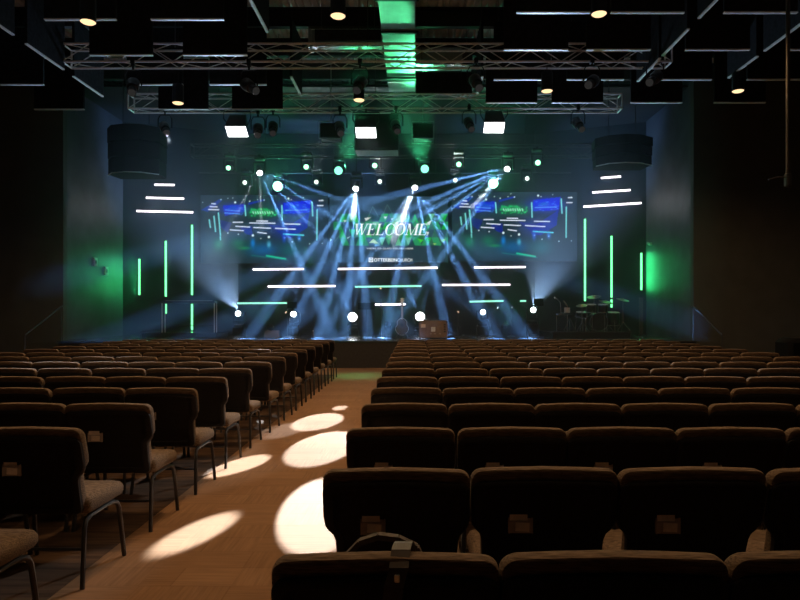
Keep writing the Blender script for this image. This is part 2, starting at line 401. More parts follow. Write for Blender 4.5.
for nm, X, ys in (('far left', -7.1, ((10.15, 11.4), (11.77, 13.03), (13.4, 14.66))), ('left of centre', -2.58, ((10.1, 11.3), (13.42, 14.6))), ('right of centre', 1.4, ((13.42, 14.5),)),
                  ('right', 4.73, ((9.9, 10.75), (11.15, 12.32), (12.45, 13.7))), ('far right', 6.56, ((10.9, 12.1), (12.35, 13.5)))):
    for k, (a, c) in enumerate(ys):
        panel((X, (a+c)/2, ZP), c-a, 'y', f'black panel turned edge-on to the stage, {ORD[k]} in the {nm} line')
# low dark boards in the open middle
def board(px0, px1, py0, py1, d, label, th=.06):
    a = at(px0, py1, d); c = at(px1, py0, d)
    t = thing('hanging_board', ((a.x+c.x)/2, d, a.z), label, 'panel')
    MB().box((0, 0, (c.z-a.z)/2), (c.x-a.x, th, c.z-a.z)).obj('board', M['baffle'], t)
    for s in (-1, 1): MB().tube([(s*(c.x-a.x)*.4, 0, c.z-a.z), (s*(c.x-a.x)*.4, 0, ROOF-a.z)], .005, 5).obj('cable', M['alu_dark'], t)
board(315, 381, 30, 41, 11.0, 'long low black board behind the hanging lamp over the aisle')
board(416, 472, 73, 93, 15.2, 'wide black board under the green branch duct')
board(268, 326, 8, 26, 12.9, 'small black board in front of the ribbed roof, beside the centre duct') if False else None

# ------------------------------------------------------------------ trusses
def truss(x0, x1, y, z, t, label, m, pitch=.55, r=.024, group='box trusses over the room'):
    """square box truss; y, z = near bottom chord"""
    L = x1-x0; o = thing('lighting_truss', ((x0+x1)/2, y+t/2, z), label, 'truss', group)
    for a in (-1, 1):
        for k in (0, 1):
            MB().tube([(-L/2, a*t/2, k*t), (L/2, a*t/2, k*t)], r, 8).obj('chord', m, o, True)
    n = int(L/pitch); st = L/n
    faces = [('front', lambda u, w: (u, -t/2, w*t)), ('rear', lambda u, w: (u, t/2, w*t)), ('lower', lambda u, w: (u, (w-.5)*t, 0)), ('upper', lambda u, w: (u, (w-.5)*t, t))]
    for nm, fn in faces:
        b = MB()
        for i in range(n):
            u0 = -L/2+i*st; w0, w1 = (0, 1) if i % 2 == 0 else (1, 0)
            b.tube([fn(u0, w0), fn(u0+st, w1)], r*.45, 5)
        b.obj('lattice', m, o, True)
    for s in (-1, 1):
        b = MB()
        for p, q in (((-1, 0), (1, 0)), ((1, 0), (1, 1)), ((1, 1), (-1, 1)), ((-1, 1), (-1, 0))):
            b.tube([(s*L/2, p[0]*t/2, p[1]*t), (s*L/2, q[0]*t/2, q[1]*t)], r*.8, 6)
        b.obj('end_frame', m, o, True)
    for u in (-.32, 0, .32):
        MB().tube([(u*L, 0, t), (u*L, 0, ROOF-.02-z)], .012, 6).obj('cable', M['alu_dark'], o)
    return o
ZT = H+5.04
truss(at(62, 61, 13).x, at(672, 61, 13).x, 13.0, ZT, .36, 'bright aluminium box truss nearest the seats, spanning most of the room', M['alu'])
truss(at(128, 108, 16).x, at(622, 108, 16).x, 16.0, ZT, .36, 'second bright aluminium box truss, above the stage edge', M['alu'])
truss(at(190, 155, 20).x, at(600, 155, 20).x, 20.0, ZT-.2, .36, 'dark box truss over the stage carrying the green lamps', M['alu_dark'])
# short cross links seen between the two front trusses
for px, dr, nm in ((88, -1, 'left end'), (600, 1, 'right end')): pass
# rear lamp bar
br = thing('lighting_bar', (CX, 21.5, H+4.62), 'long dark pipe under the roof at the back of the stage, holding small lamps', 'lighting bar')
MB().tube([(-6.2, 0, 0), (6.2, 0, 0)], .025, 8).obj('pipe', M['alu_dark'], br, True)
for u in (-5, -1.7, 1.7, 5): MB().tube([(u, 0, 0), (u, 0, ROOF-.02-(H+4.62))], .01, 5).obj('cable', M['alu_dark'], br)

# ------------------------------------------------------------------ ducts
dz = H+5.9
d1 = thing('air_duct', (-.35, 9.2, dz), 'wide rectangular metal air duct down the middle of the roof, lit green', 'duct')
MB().box((-.0, 4.05, .25), (.70, 8.1, .5)).obj('duct_run', M['duct'], d1)
for y in (1.3, 2.8, 4.3, 5.8, 7.3): MB().box((0, y, .25), (.74, .04, .54)).obj('duct_flange', M['duct'], d1)
for y in (2.9, 4.35, 7.0): MB().box((0, y, -.04), (.84, .07, .05)).obj('hanger_bar', M['joist'], d1)
d2 = thing('branch_duct', (.02, 15.65, dz+.02), 'short green-lit branch duct with a grille, right of the centre duct', 'duct')
MB().box((.55, 0, .2), (1.1, .42, .4)).obj('duct_run', M['duct'], d2)
b = MB(); b.box((1.24, 0, .2), (.24, .44, .42))
b.obj('grille', M['alu_dark'], d2)
b = MB()
for i in range(6): b.box((1.14+.04*i, 0, -.02), (.012, .40, .01))
b.obj('slat', M['duct'], d2)
d3 = thing('branch_duct', (-.72, 14.5, dz-.02), 'long green-lit branch duct, left of the centre duct', 'duct')
MB().box((-.8, 0, .2), (1.56, .34, .36)).obj('duct_run', M['duct'], d3)
MB().box((-1.62, 0, .2), (.06, .38, .4)).obj('duct_flange', M['duct'], d3)

# ------------------------------------------------------------------ lamps
def pendant(px, py, d, label, power=0):
    p = at(px, py, d)
    t = thing('pendant_lamp', p, label, 'lamp', 'black can lamps hung over the seats')
    MB().lathe([(.108, .0), (.115, .0), (.115, .36), (.10, .39), (.03, .40)]).obj('lamp_can', M['black'], t, True)
    MB().lathe([(.0, -.035), (.05, -.03), (.09, -.018), (.112, .0), (.112, .01)]).obj('lamp_glow', M['warm'], t, True)
    MB().tube([(0, 0, .4), (0, 0, ROOF-p.z)], .008, 5).obj('cable', M['black'], t)
    if power: spot(t, (0, 0, -.06), (0, 0, -1), (1, .60, .30), power, 160, .5, .1)
PW = 330
pendant(338, 16, 9.8, 'black can lamp glowing warm over the aisle, nearest the camera', PW*1.2)
pendant(359, 100, 13.5, 'black can lamp glowing warm over the aisle, by the second truss', PW*.5)
pendant(88, 22, 10.0, 'black can lamp glowing warm at top left', PW*.5)
pendant(178, 103, 13.6, 'black can lamp glowing warm left of centre near the second truss', PW*.4)
pendant(599, 14, 9.8, 'black can lamp glowing warm at top right of centre', PW*.6)
pendant(547, 91, 13.2, 'black can lamp glowing warm right of centre by the second truss', PW*.4)
pendant(738, 91, 13.2, 'black can lamp glowing warm at far right under the panels', PW*.4)
for X, Y6 in ((-5.1, 6.0), (-1.2, 6.0), (2.75, 6.0), (6.6, 6.0), (-1.2, 2.2), (2.75, 2.2)):     # the same lamp grid carried on overhead, just above the picture
    t = thing('pendant_lamp', (X, Y6, 5.98), 'black can lamp hung above the picture, '+('right over the nearest row, ' if Y6 < 3 else '')+{-5.1: 'left block', -1.2: 'over the aisle', 2.75: 'right block', 6.6: 'far right'}[X], 'lamp', 'black can lamps hung over the seats')
    MB().lathe([(.108, .0), (.115, .0), (.115, .36), (.10, .39), (.03, .40)]).obj('lamp_can', M['black'], t, True)
    MB().lathe([(.0, -.035), (.05, -.03), (.09, -.018), (.112, .0), (.112, .01)]).obj('lamp_glow', M['warm'], t, True)
    MB().tube([(0, 0, .4), (0, 0, ROOF-5.98)], .008, 5).obj('cable', M['black'], t)
    spot(t, (0, 0, -.06), (0, 0, -1), (1, .58, .28), PW*(.24 if Y6 < 3 else .85 if X == -1.2 else .3 if X < -5 else .5), 120, .6, .1)

def flood(px, py, d, label):
    p = at(px, py, d); t = thing('flood_light', p, label, 'light', 'square soft lights on the second truss')
    R = Matrix.Rotation(math.radians(-32), 3, 'X')
    def rr(v): return R @ Vector(v)
    b = MB(); w0, w1 = .26, .20
    vs = [rr((sx*w0, sy*.18, -.02)) for sx, sy in ((-1,-1), (1,-1), (1,1), (-1,1))]+[rr((sx*w1, sy*.16, .40)) for sx, sy in ((-1,-1), (1,-1), (1,1), (-1,1))]
    b.add(vs, [(4,5,6,7), (0,1,5,4), (1,2,6,5), (2,3,7,6), (3,0,4,7), (0,3,2,1)]); b.obj('housing', M['black_gloss'], t)
    MB().add([rr((sx*.245, sy*.165, -.025)) for sx, sy in ((-1,-1), (1,-1), (1,1), (-1,1))], [(0,3,2,1)]).obj('light_panel', M['soft_white'], t)
    b = MB(); b.tube([rr((-.23, 0, .2)), Vector((-.33, 0, .3)), Vector((-.33, 0, .48)), Vector((.33, 0, .48)), Vector((.33, 0, .3)), rr((.23, 0, .2))], .014, 6)
    b.tube([(0, 0, .48), (0, 0, H+5.04-p.z+.0)], .02, 6)
    b.obj('yoke', M['black'], t)
    s_ = rr((0, 0, -1)); spot(t, rr((0, 0, -.06)), s_, (.95, .95, 1), 22, 100, .6, .2)
flood(237, 131, 16.0, 'square soft light with a bright white face, left of centre')
flood(366, 132, 16.0, 'square soft light with a bright white face, in front of the centre duct')
flood(494, 127, 16.0, 'square soft light with a bright white face, right of centre')

profh = MB().lathe([(.0, -.30), (.085, -.30), (.09, -.27), (.075, -.12), (.11, -.10), (.125, .02), (.125, .14), (.08, .2), (.0, .21)], n=14).mesh('barrel', M['black_gloss'], True)
def yoke_mesh(h=.32, w=.17):
    b = MB(); b.tube([(-w, 0, 0), (-w, 0, h*.7), (-w*.7, 0, h), (w*.7, 0, h), (w, 0, h*.7), (w, 0, 0)], .013, 6); b.tube([(0, 0, h), (0, 0, h+.1)], .022, 6)
    b.box((0, 0, h+.12), (.07, .07, .08)); return b.mesh('yoke', M['black'])
ym = yoke_mesh(); lensd = MB().lathe([(0, -.305), (.078, -.303)], n=14).mesh('lens', M['lens_pool'])
def profile(px, py, d_, label, target=None, power=0, deg=2, col=(.86, .93, 1), blend=.25):
    d = 13.0 if d_ < 14 else 16.0; p = at(px, py, d); t = thing('spotlight', p, label, 'spotlight', 'black spotlights hung from the trusses')
    dr = (Vector(target)-p) if target is not None else Vector((.2, -1, -.9))
    q = aimq(dr); bd = inst(profh, 'barrel', t, (0,0,0), q); inst(lensd, 'lens', bd); y = inst(ym, 'yoke', t)
    MB().tube([(0, 0, .42), (0, 0, ZT-p.z)], .022, 6).box((0, 0, ZT-p.z), (.08, .09, .09)).obj('clamp', M['black'], t)
    if power: spot(t, dr.normalized()*.34, dr, col, power, deg, blend, .03)
    return t
def flr(px, py): d = F*H/(py-VY); return Vector(((px-VX)/F*d, d, 0))
P0 = 36000
WH = (.88, .93, 1)
def vv(*a): return Vector(a)
profile(133, 86, 13.1, 'black spotlight at the left end of the nearest truss', vv(-4.0, 7.8, .9), P0*.10, 16, WH, .7)
profile(249, 86, 13.1, 'black spotlight on the nearest truss above the left square light', vv(2.6, 7.4, .9), P0*.06, 18, WH, .8)
profile(360, 84, 13.1, 'black spotlight on the nearest truss beside the centre duct', vv(-2.3, 7.6, .9), P0*.05, 14, WH, .8)
profile(476, 82, 13.1, 'black spotlight on the nearest truss right of the centre duct')
profile(592, 82, 13.1, 'black spotlight near the right end of the nearest truss', vv(-1.78, 3.9, .45), P0*.045, 6, WH, .8)
profile(655, 78, 13.1, 'black spotlight at the right end of the nearest truss', vv(-1.75, 6.2, .45), P0*.05, 8, WH, .8)
profile(165, 128, 16.1, 'black spotlight at the left end of the second truss', vv(-2.6, 9.8, .8), P0*.05, 12, WH, .7)
profile(258, 130, 16.1, 'black spotlight just right of the left square light')
profile(273, 128, 16.1, 'black spotlight on the second truss left of centre')
profile(340, 128, 16.1, 'added unlit black spotlight just left of the middle square light')  # extra fixture, added as a mount for an aisle pool beam, left unlit
profile(396, 126, 16.1, 'added unlit black spotlight just right of the middle square light')  # also added to the truss for an aisle pool, casts no light now
profile(469, 124, 16.1, 'black spotlight just left of the right square light')
profile(578, 124, 16.1, 'black spotlight at the right end of the second truss')

# moving heads
mh_base = MB(); mh_base.box((0, 0, .0), (.30, .24, .10), None, .02)
mbm = mh_base.mesh('base', M['black'])
mh_y = MB(); mh_y.box((-.17, 0, -.20), (.045, .11, .36), None, .015); mh_y.box((.17, 0, -.20), (.045, .11, .36), None, .015); mh_y.box((0, 0, -.06), (.36, .12, .04), None, .01)
mym = mh_y.mesh('yoke', M['black'])
def head_mesh(r): return MB().lathe([(0, .17), (r*.75, .17), (r*.95, .08), (r*1.05, -.06), (r*1.1, -.15), (r, -.16), (r*.98, -.14)], n=18).mesh('head', M['black_gloss'], True)
G = (.10, 1, .38)
def moving_head(p, label, lensr, lensmat, beams=(), up=False, aim=(0, -1, -.25), group='moving head lamps', lscale=1):
    """beams = [(direction, colour, power, degrees, blend)]"""
    t = thing('moving_head_light', p, label, 'stage light', group)
    s = -1 if up else 1
    if not up:
        zt = H+5.04-.2 if p.y < 21 else H+4.62
        MB().tube([(0, 0, .42), (0, 0, max(.46, zt-p.z))], .02, 6).box((0, 0, max(.46, zt-p.z)), (.07, .08, .07)).obj('clamp', M['black'], t)
    a = inst(mbm, 'base', t, (0, 0, .38*s)); y = inst(mym, 'yoke', t, (0, 0, .30*s))
    if up: y.rotation_euler = (PI, 0, 0)
    q = aimq(aim); h = inst(head_mesh(max(.10, lensr*.95)), 'head', t, (0,0,0), q)
    n_ = MB().lathe([(0, -.175), (lensr*.5, -.172), (lensr, -.158)], n=20).obj('lens', lensmat, h)
    for dr, colr, pw, deg, bl in beams:
        spot(t, Vector(dr).normalized()*(.225 if pw > 20000 else .2), dr, colr, pw, deg, bl, .22 if colr is G else .02)
    return t
BL = (.20, .46, 1.0); BP = 95000
def pools(p, items):
    out = []
    for x, y, pw, deg, bl in items:
        q = flr(x, y); out.append((q-p, (.90, .95, 1), P0*pw, deg, bl))
    return out
def fan(p, pts, d, power, deg, col=BL, bl=.9):
    return [((at(x, y, d)-p), col, power, deg, bl) for x, y in pts]
p = at(259.5, 171, 20.0)
moving_head(p, 'bright white moving head at the left end of the stage truss, beams towards the right', .085, M['lens_white'],
            fan(p, ((300, 262), (318, 300), (345, 262), (385, 250), (440, 235)), 18.6, BP*.6, 4.4)+pools(p, ((268, 421, .8, 1.4, .3), (140, 392, .25, 3.0, .7))), aim=(.3, -1, -.75))
p = at(507.8, 167, 20.0)
moving_head(p, 'bright white moving head at the right end of the stage truss, beams towards the left', .085, M['lens_white'],
            fan(p, ((395, 195), (390, 218), (375, 240), (370, 268), (395, 320)), 18.6, BP*1.1, 4.4)+pools(p, ((198, 532, 4.6, 1.2, .6), (240, 465, 3.2, 1.45, .3))), aim=(-.3, -1, -.75))
p = at(356.5, 186, 20.0)
moving_head(p, 'bright white moving head above the left edge of the middle screen', .085, M['lens_white'],
            fan(p, ((282, 290), (300, 310), (320, 330), (345, 335), (368, 330)), 18.8, BP, 5.5)+pools(p, ((322, 508, 4.2, 2.35, .2),)), aim=(-.1, -1, -.9))
p = at(414.5, 185, 20.0)
moving_head(p, 'bright white moving head above the right edge of the middle screen', .085, M['lens_white'],
            fan(p, ((362, 270), (392, 300), (440, 300), (470, 290), (500, 300)), 18.8, BP*.9, 5.5)+pools(p, ((324, 446, 2.2, 3.1, .2), (319, 421, 1.5, 3.0, .2), (340, 408, 1.0, 1.2, .3), (284, 430, .35, 2.4, .6))), aim=(.1, -1, -.9))
for i, (x, y, r, big) in enumerate(((229.8, 168, .07, 0), (307, 167, .075, 0), (375, 165.7, .075, 0), (458.5, 164.5, .075, 0), (536.9, 162.8, .08, 0), (339, 170.7, .125, 1), (424.7, 169, .125, 1))):
    p = at(x, y, 20.36 if big else 20.0)
    nm = ['far left', 'left of centre', 'in the middle', 'right of centre', 'far right', 'above the middle screen, left side', 'above the middle screen, right side'][i]
    o = moving_head(p, ('large ring-shaped' if big else 'small')+' green lamp under the stage truss, '+nm, r, M['lens_mint'] if big else M['lens_green'], [((0, -.35, 1), G, 9, 120, .8)] if not big else [((at(397, 45, 14.0)-p), G, 3400, 22, .8)], aim=(0, -1, -.2), group='green lamps under the stage truss')
for x, y, nm in ((278.7, 186.5, 'left'), (492.7, 183.7, 'right')):
    p = at(x, y, 21.5)
    moving_head(p, f'large glaring green lamp, {nm} of the middle screen', .16, emit('lens_big_green', (.35, 1, .62), 5), [((0, -1, .1), G, 110, 150, .9), ((0, -.2, 1), G, 60, 140, .9), (flr(357, 376)-p, G, 2200, 9, .9)], aim=(0, -1, -.15), group='large green lamps')
for i, (x, y) in enumerate(((246, 183), (317, 182.5), (380, 182), (455, 180.7), (526.4, 179))):
    p = at(x, y, 21.5)
    moving_head(p, 'small pale lamp on the rear bar, '+['far left', 'left of the middle screen', 'over the middle screen', 'right of the middle screen', 'far right'][i], .07, M['lens_small'], [((Vector((p.x*.7, 14.6, ROOF))-p), (.9, .95, 1), 120, 46, .8)] if 1 <= i <= 3 else [], aim=(0, -1, -.1), group='small pale lamps on the rear bar')
# floor lamps on the deck
UP = (.20, .45, 1.0)
for x, y, r, nm, bms in ((239.4, 314, .085, 'far left', ((-.7, .12, 1, 46, 1300),)), (294.3, 314.6, .09, 'second from the left', ((.05, .1, 1, 16, 2500), (.5, .1, 1, 12, 2500))),
                    (353, 317.5, .145, 'left of the guitar', ((-.5, .1, 1, 30, 3000), (.15, .1, 1, 16, 2500))), (420, 317, .145, 'right of the guitar', ((-.45, .1, 1, 26, 3500), (.3, .1, 1, 14, 2000))),
                    (482.5, 312.7, .08, 'second from the right', ((0, .1, 1, 34, 1300),)), (532.4, 310.4, .085, 'far right', ((.5, .12, 1, 48, 1500),))):
    p = at(x, y, 21.0)
    bl = [((a, b_, c), UP, pw, dg_, .8) for a, b_, c, dg_, pw in bms]+([(Vector((CX+(5.2 if p.x > CX else -5.2), 12.6, 6.7))-p, (.5, .7, 1), 1900, 42, .7)] if abs(p.x-CX) > 3.5 else [])
    o = moving_head(p, 'bright white lamp standing on the stage floor, '+nm, r, M['lens_white'], bl, up=True, aim=(0, -1, .1), group='white lamps on the stage floor')
    hh = p.z-.43-DZ; MB().box((0, 0, -.43-hh/2), (.36, .32, hh), None, .01).obj('stand', M['black'], bpy.data.objects[[q.name for q in COL.objects if q.get('label') == 'bright white lamp standing on the stage floor, '+nm][0]])
for x, y, nm in ((270.7, 327, 'left, behind the wedge speaker'), (388, 325, 'beside the microphone stand in the middle'), (505, 325, 'right of the brown crate')):
    p = at(x, y, 20.0); t = thing('par_light', (p.x, p.y, DZ), 'small green lamp on the stage floor, '+nm, 'stage light', 'small green lamps on the stage floor')
    R = aimq((0, -1, .35)).to_matrix(); c = Vector((0, 0, p.z-DZ))
    MB().lathe([(0, .14), (.07, .14), (.085, .1), (.085, -.08), (.078, -.085)], c, R, 16).obj('lamp_can', M['black'], t, True)
    MB().lathe([(0, -.07), (.075, -.07)], c, R, 16).obj('lens', M['lens_mint'], t)
    b = MB(); b.tube([c+Vector((-.1, 0, 0)), (-.1, 0, .02), (.1, 0, .02), c+Vector((.1, 0, 0))], .01, 5); b.obj('stand', M['black'], t)
    spot(t, c+R @ Vector((0, 0, -.15)), (0, -.6, .5), G, 40, 90, .8, .06)

# ------------------------------------------------------------------ LED tubes
def ztube(p, q, m, label, group, glow=None):
    p = Vector(p); q = Vector(q); c = (p+q)/2; t = thing('led_tube', c, label, 'led tube', group)
    a, b_ = p-c, q-c; dn = (b_-a).normalized()
    MB().tube([a, b_], .032, 10).obj('glowing_tube', m, t, True)
    if glow:
        l = bpy.data.lights.new('tube_light', 'AREA'); l.color = glow[0]; l.energy = glow[1]; l.shape = 'RECTANGLE'; l.size = .05; l.size_y = (b_-a).length
        lo = bpy.data.objects.new('tube_light', l); COL.objects.link(lo); lo.parent = t; lo.location = Vector((0, -.05, 0))
        lo.rotation_euler = (-PI/2, 0 if abs(dn.z) > .5 else PI/2, math.radians(34 if c.x > CX else -34))
    for e, s in ((a, -1), (b_, 1)): MB().tube([e, e+dn*s*.04], .038, 10).obj('end_cap', M['black'], t, True)
def dpan(px, side):
    """distance of the back wall (its angled sides or its middle) behind column px, less a hand"""
    s = (px-VX)/F
    if side == 0: return YB-.04
    # line from (CX+-HC, YB) to (CX+-HW, YC)
    x0, y0, x1, y1 = CX+side*HC, YB, CX+side*HW, YC
    # s*y = x0 + (y0-y)*(x1-x0)/(y0-y1)
    k = (x1-x0)/(y0-y1); y = (x0+k*y0)/(s+k); return y-.045
def htube(a, b, m, side, label, group, glow=None):
    ztube(at(a[0], a[1], dpan(a[0], side)), at(b[0], b[1], dpan(b[0], side)), m, label, group, glow)
g = 'horizontal white tubes on the stage walls'
htube((154.5, 184.7), (174.5, 185), M['tube_white'], -1, 'short white light tube, topmost on the left stage wall', g)
htube((146, 197.7), (184, 198.7), M['tube_white'], -1, 'middle white light tube on the left stage wall', g)
htube((136.5, 211), (193, 212.3), M['tube_white'], -1, 'longest white light tube on the left stage wall, lowest of three', g, ((.9, .92, 1), 13))
htube((601, 178), (621, 176.5), M['tube_white'], 1, 'short white light tube, topmost on the right stage wall', g)
htube((592.5, 192.5), (630.5, 190), M['tube_white'], 1, 'middle white light tube on the right stage wall', g)
htube((583.5, 206.7), (641.5, 203), M['tube_white'], 1, 'longest white light tube on the right stage wall, lowest of three', g, ((.9, .92, 1), 13))
g = 'horizontal tubes under the screens'
for a, b_, m, l in (((253, 269.5), (304, 269), 'tube_white', 'white light tube under the left screen'), ((338, 269), (437.5, 267.7), 'tube_white', 'long white light tube under the middle screen'),
                    ((474, 267.5), (525.5, 267), 'tube_white', 'white light tube under the right screen'), ((268, 286.5), (335.5, 286), 'tube_white', 'lower white light tube left of the mint one'),
                    ((355, 286.8), (421.5, 286), 'tube_mint', 'mint light tube in the middle of the back wall'), ((442, 285), (510, 284.7), 'tube_white', 'lower white light tube right of the mint one'),
                    ((375, 304.5), (405.5, 304.3), 'tube_white', 'short white light tube behind the guitar neck'), ((237.5, 303.3), (287, 303), 'tube_mint', 'mint light tube at the left behind the floor lamps'),
                    ((469.5, 301.7), (503.5, 300.9), 'tube_mint', 'mint light tube above the right floor lamp'), ((520, 301), (526, 300.9), 'tube_mint', 'very short mint light tube beside the small black monitor')):
    htube(a, b_, M[m], 0, l, g)
def vtube(px, ya, yb, side, label, glow=None):
    d = dpan(px, side)-.01; ztube(at(px, ya, d), at(px, yb, d), M['tube_green'], label, 'vertical green tubes', glow)
vtube(139.3, 259, 295, -1, 'short green upright tube, outermost on the left', ((.04, 1, .28), 17)); vtube(165.8, 241, 296.5, -1, 'middle green upright tube on the left'); vtube(165.8, 304, 313.5, -1, 'small green tube piece under the middle left upright')
vtube(192, 225, 295, -1, 'tallest green upright tube on the left'); vtube(192, 304, 330, -1, 'green tube piece under the tallest left upright')
vtube(585, 219, 301, 1, 'tallest green upright tube on the right'); vtube(611.5, 236, 297.5, 1, 'middle green upright tube on the right'); vtube(611.5, 299.5, 307.5, 1, 'small green tube piece under the middle right upright')
vtube(641.3, 253, 290, 1, 'short green upright tube, outermost on the right', ((.04, 1, .28), 17))

# ------------------------------------------------------------------ screens
def raster(name, w, h, nx, ny, paint, strength=1.0):
    """a picture on a display: a fine grid with one colour per point, painted by the function given"""
    u, v = np.meshgrid(np.linspace(0, 1, nx), np.linspace(0, 1, ny)); img = np.zeros((ny, nx, 3)); paint(img, u, v)
    me = bpy.data.meshes.new(name)
    vs = np.stack([(u-.5)*w, np.zeros_like(u), (.5-v)*h], -1).reshape(-1, 3)
    I = np.arange(nx*ny).reshape(ny, nx)
    fs = np.stack([I[1:, :-1], I[1:, 1:], I[:-1, 1:], I[:-1, :-1]], -1).reshape(-1, 4)
    me.from_pydata(vs.tolist(), [], fs.tolist())
    ca = me.color_attributes.new('picture', 'FLOAT_COLOR', 'POINT')
    c = np.ones((nx*ny, 4)); c[:, :3] = img.reshape(-1, 3); ca.data.foreach_set('color', c.ravel())
    m = bpy.data.materials.new(name+'_light'); m.use_nodes = True; nt = m.node_tree; nt.nodes.clear()
    o = nt.nodes.new('ShaderNodeOutputMaterial'); e = nt.nodes.new('ShaderNodeEmission'); a = nt.nodes.new('ShaderNodeAttribute'); a.attribute_name = 'picture'
    e.inputs[1].default_value = strength; nt.links.new(a.outputs['Color'], e.inputs[0]); nt.links.new(e.outputs[0], o.inputs[0])
    me.materials.append(m); return me
def lin(c): return np.array(srgb(c)[:3])
def blend_to(img, mask, c): mask = np.clip(mask, 0, 1)[..., None]; img[:] = img*(1-mask)+lin(c)*mask
def pline(img, X, Y, a, b, w, c, soft=1.0):
    ax, ay = a; bx, by = b; L2 = (bx-ax)**2+(by-ay)**2+1e-9
    t = np.clip(((X-ax)*(bx-ax)+(Y-ay)*(by-ay))/L2, 0, 1); dist = np.hypot(X-ax-t*(bx-ax), Y-ay-t*(by-ay))
    blend_to(img, (w/2+soft-dist)/soft, c)
def blob(img, X, Y, c, rx, ry, col, k=1.0): blend_to(img, k*np.exp(-(((X-c[0])/rx)**2+((Y-c[1])/ry)**2)), col)
def poly_mask(X, Y, pts):
    inside = np.zeros(X.shape, bool); n = len(pts)
    for i in range(n):
        x0, y0 = pts[i]; x1, y1 = pts[(i+1) % n]
        cond = (y0 > Y) != (y1 > Y)
        with np.errstate(divide='ignore', invalid='ignore'): xi = (x1-x0)*(Y-y0)/(y1-y0+1e-12)+x0
        inside ^= cond & (X < xi)
    return inside.astype(float)
def paint_feed(img, u, v):
    X = 102+u*643; Y = 75+v*343
    img[:] = lin((26, 42, 56)); rg = np.random.RandomState(3)
    blob(img, X, Y, (300, 340), 150, 50, (22, 62, 62), .8); blob(img, X, Y, (180, 330), 80, 60, (24, 60, 58), .5)
    for poly, c in ((((105, 150), (200, 95), (215, 100), (140, 160)), (14, 50, 150)), (((520, 115), (660, 100), (650, 165), (515, 170)), (8, 20, 210)), (((215, 128), (325, 122), (325, 160), (225, 180)), (8, 24, 190)),
                    (((340, 115), (425, 95), (430, 102), (345, 125)), (10, 40, 160)), (((500, 260), (650, 165), (640, 240), (560, 290), (515, 290)), (8, 24, 150)), (((440, 220), (520, 235), (520, 280), (480, 250)), (10, 26, 120)),
                    (((300, 240), (360, 230), (365, 280), (330, 270)), (10, 24, 130)), (((200, 200), (260, 215), (240, 265), (205, 240)), (12, 28, 110))):
        blend_to(img, poly_mask(X, Y, poly)*.9, c)
    blob(img, X, Y, (585, 140), 70, 28, (4, 16, 235), .9); blob(img, X, Y, (270, 145), 55, 22, (6, 20, 215), .8); blob(img, X, Y, (530, 250), 60, 40, (8, 26, 160), .6)
    blob(img, X, Y, (575, 135), 26, 10, (20, 110, 200), .7); blob(img, X, Y, (268, 140), 22, 9, (20, 90, 190), .7)
    blob(img, X, Y, (418, 162), 75, 22, (12, 110, 60), .95)
    for i in range(70):
        cx, cy = 350+rg.rand()*140, 142+rg.rand()*40; blob(img, X, Y, (cx, cy), 4, 3, (30, 200, 110), .8)
    for i in range(9): pline(img, X, Y, (366+i*12, 158+(i % 2)), (370+i*12, 168), 3, (150, 240, 200), 2)
    for i in range(14): cx = 225+rg.rand()*100; blob(img, X, Y, (cx, 135+rg.rand()*40), 5, 2, (60, 120, 230), .7)
    for i in range(20): cx = 530+rg.rand()*120; blob(img, X, Y, (cx, 120+rg.rand()*50), 5, 2, (70, 130, 240), .7)
    Wt = (225, 235, 255)
    for a, b_ in (((158, 118), (178, 120)), ((150, 133), (186, 135)), ((142, 148), (194, 149)), ((266, 212), (315, 212)), ((350, 215), (478, 217)), ((526, 220), (604, 222)), ((280, 232), (350, 236)), ((370, 238), (455, 242)),
                  ((480, 242), (580, 247)), ((252, 250), (318, 254)), ((390, 262), (434, 268)), ((385, 205), (440, 206)), ((692, 128), (720, 128)), ((700, 103), (720, 103)), ((228, 150), (300, 156)), ((225, 165), (300, 170)), ((530, 152), (640, 150))):
        pline(img, X, Y, a, b_, 2.6, Wt if a[1] > 180 or a[0] < 200 or a[0] > 680 else (90, 150, 235), 2)
    pline(img, X, Y, (520, 271), (622, 277), 3, (90, 210, 230), 3)
    for a, b_ in (((146, 200), (152, 238)), ((170, 182), (178, 258)), ((192, 165), (203, 278)), ((690, 150), (689, 300)), ((664, 110), (668, 180)), ((326, 128), (330, 178)), ((512, 128), (514, 200)), ((202, 285), (203, 300))):
        pline(img, X, Y, a, b_, 3, (120, 220, 220), 3)
    for c, r in (((366, 278), 8), ((447, 286), 8), ((545, 93), 7), ((277, 112), 7), ((526, 290), 5), ((600, 295), 5), ((240, 266), 4), ((205, 98), 4), ((423, 100), 4), ((350, 106), 4), ((390, 98), 3), ((620, 88), 3), ((565, 310), 4), ((652, 320), 4), ((113, 112), 3), ((265, 90), 3), ((405, 84), 3), ((715, 100), 3), ((560, 98), 3), ((293, 272), 4), ((406, 293), 3), ((716, 318), 3), ((240, 92), 3), ((320, 98), 3)):
        blend_to(img, (r*.7+1.5-np.hypot(X-c[0], Y-c[1]))/3, (215, 240, 245))
    for c, rx, ry, col in (((193, 322), 22, 26, (20, 120, 80)), ((290, 318), 30, 22, (18, 105, 70)), ((325, 342), 30, 7, (30, 140, 70)), ((366, 318), 10, 20, (10, 130, 220)), ((447, 326), 9, 15, (90, 200, 240)), ((420, 350), 70, 30, (16, 90, 150)), ((555, 350), 50, 35, (18, 90, 100)), ((600, 290), 8, 14, (30, 120, 230)), ((524, 290), 8, 20, (20, 90, 220))):
        blob(img, X, Y, c, rx, ry, col, .8)
    pline(img, X, Y, (436, 380), (530, 396), 4, (30, 190, 150), 4); pline(img, X, Y, (360, 378), (540, 402), 1, (25, 110, 110), 3)
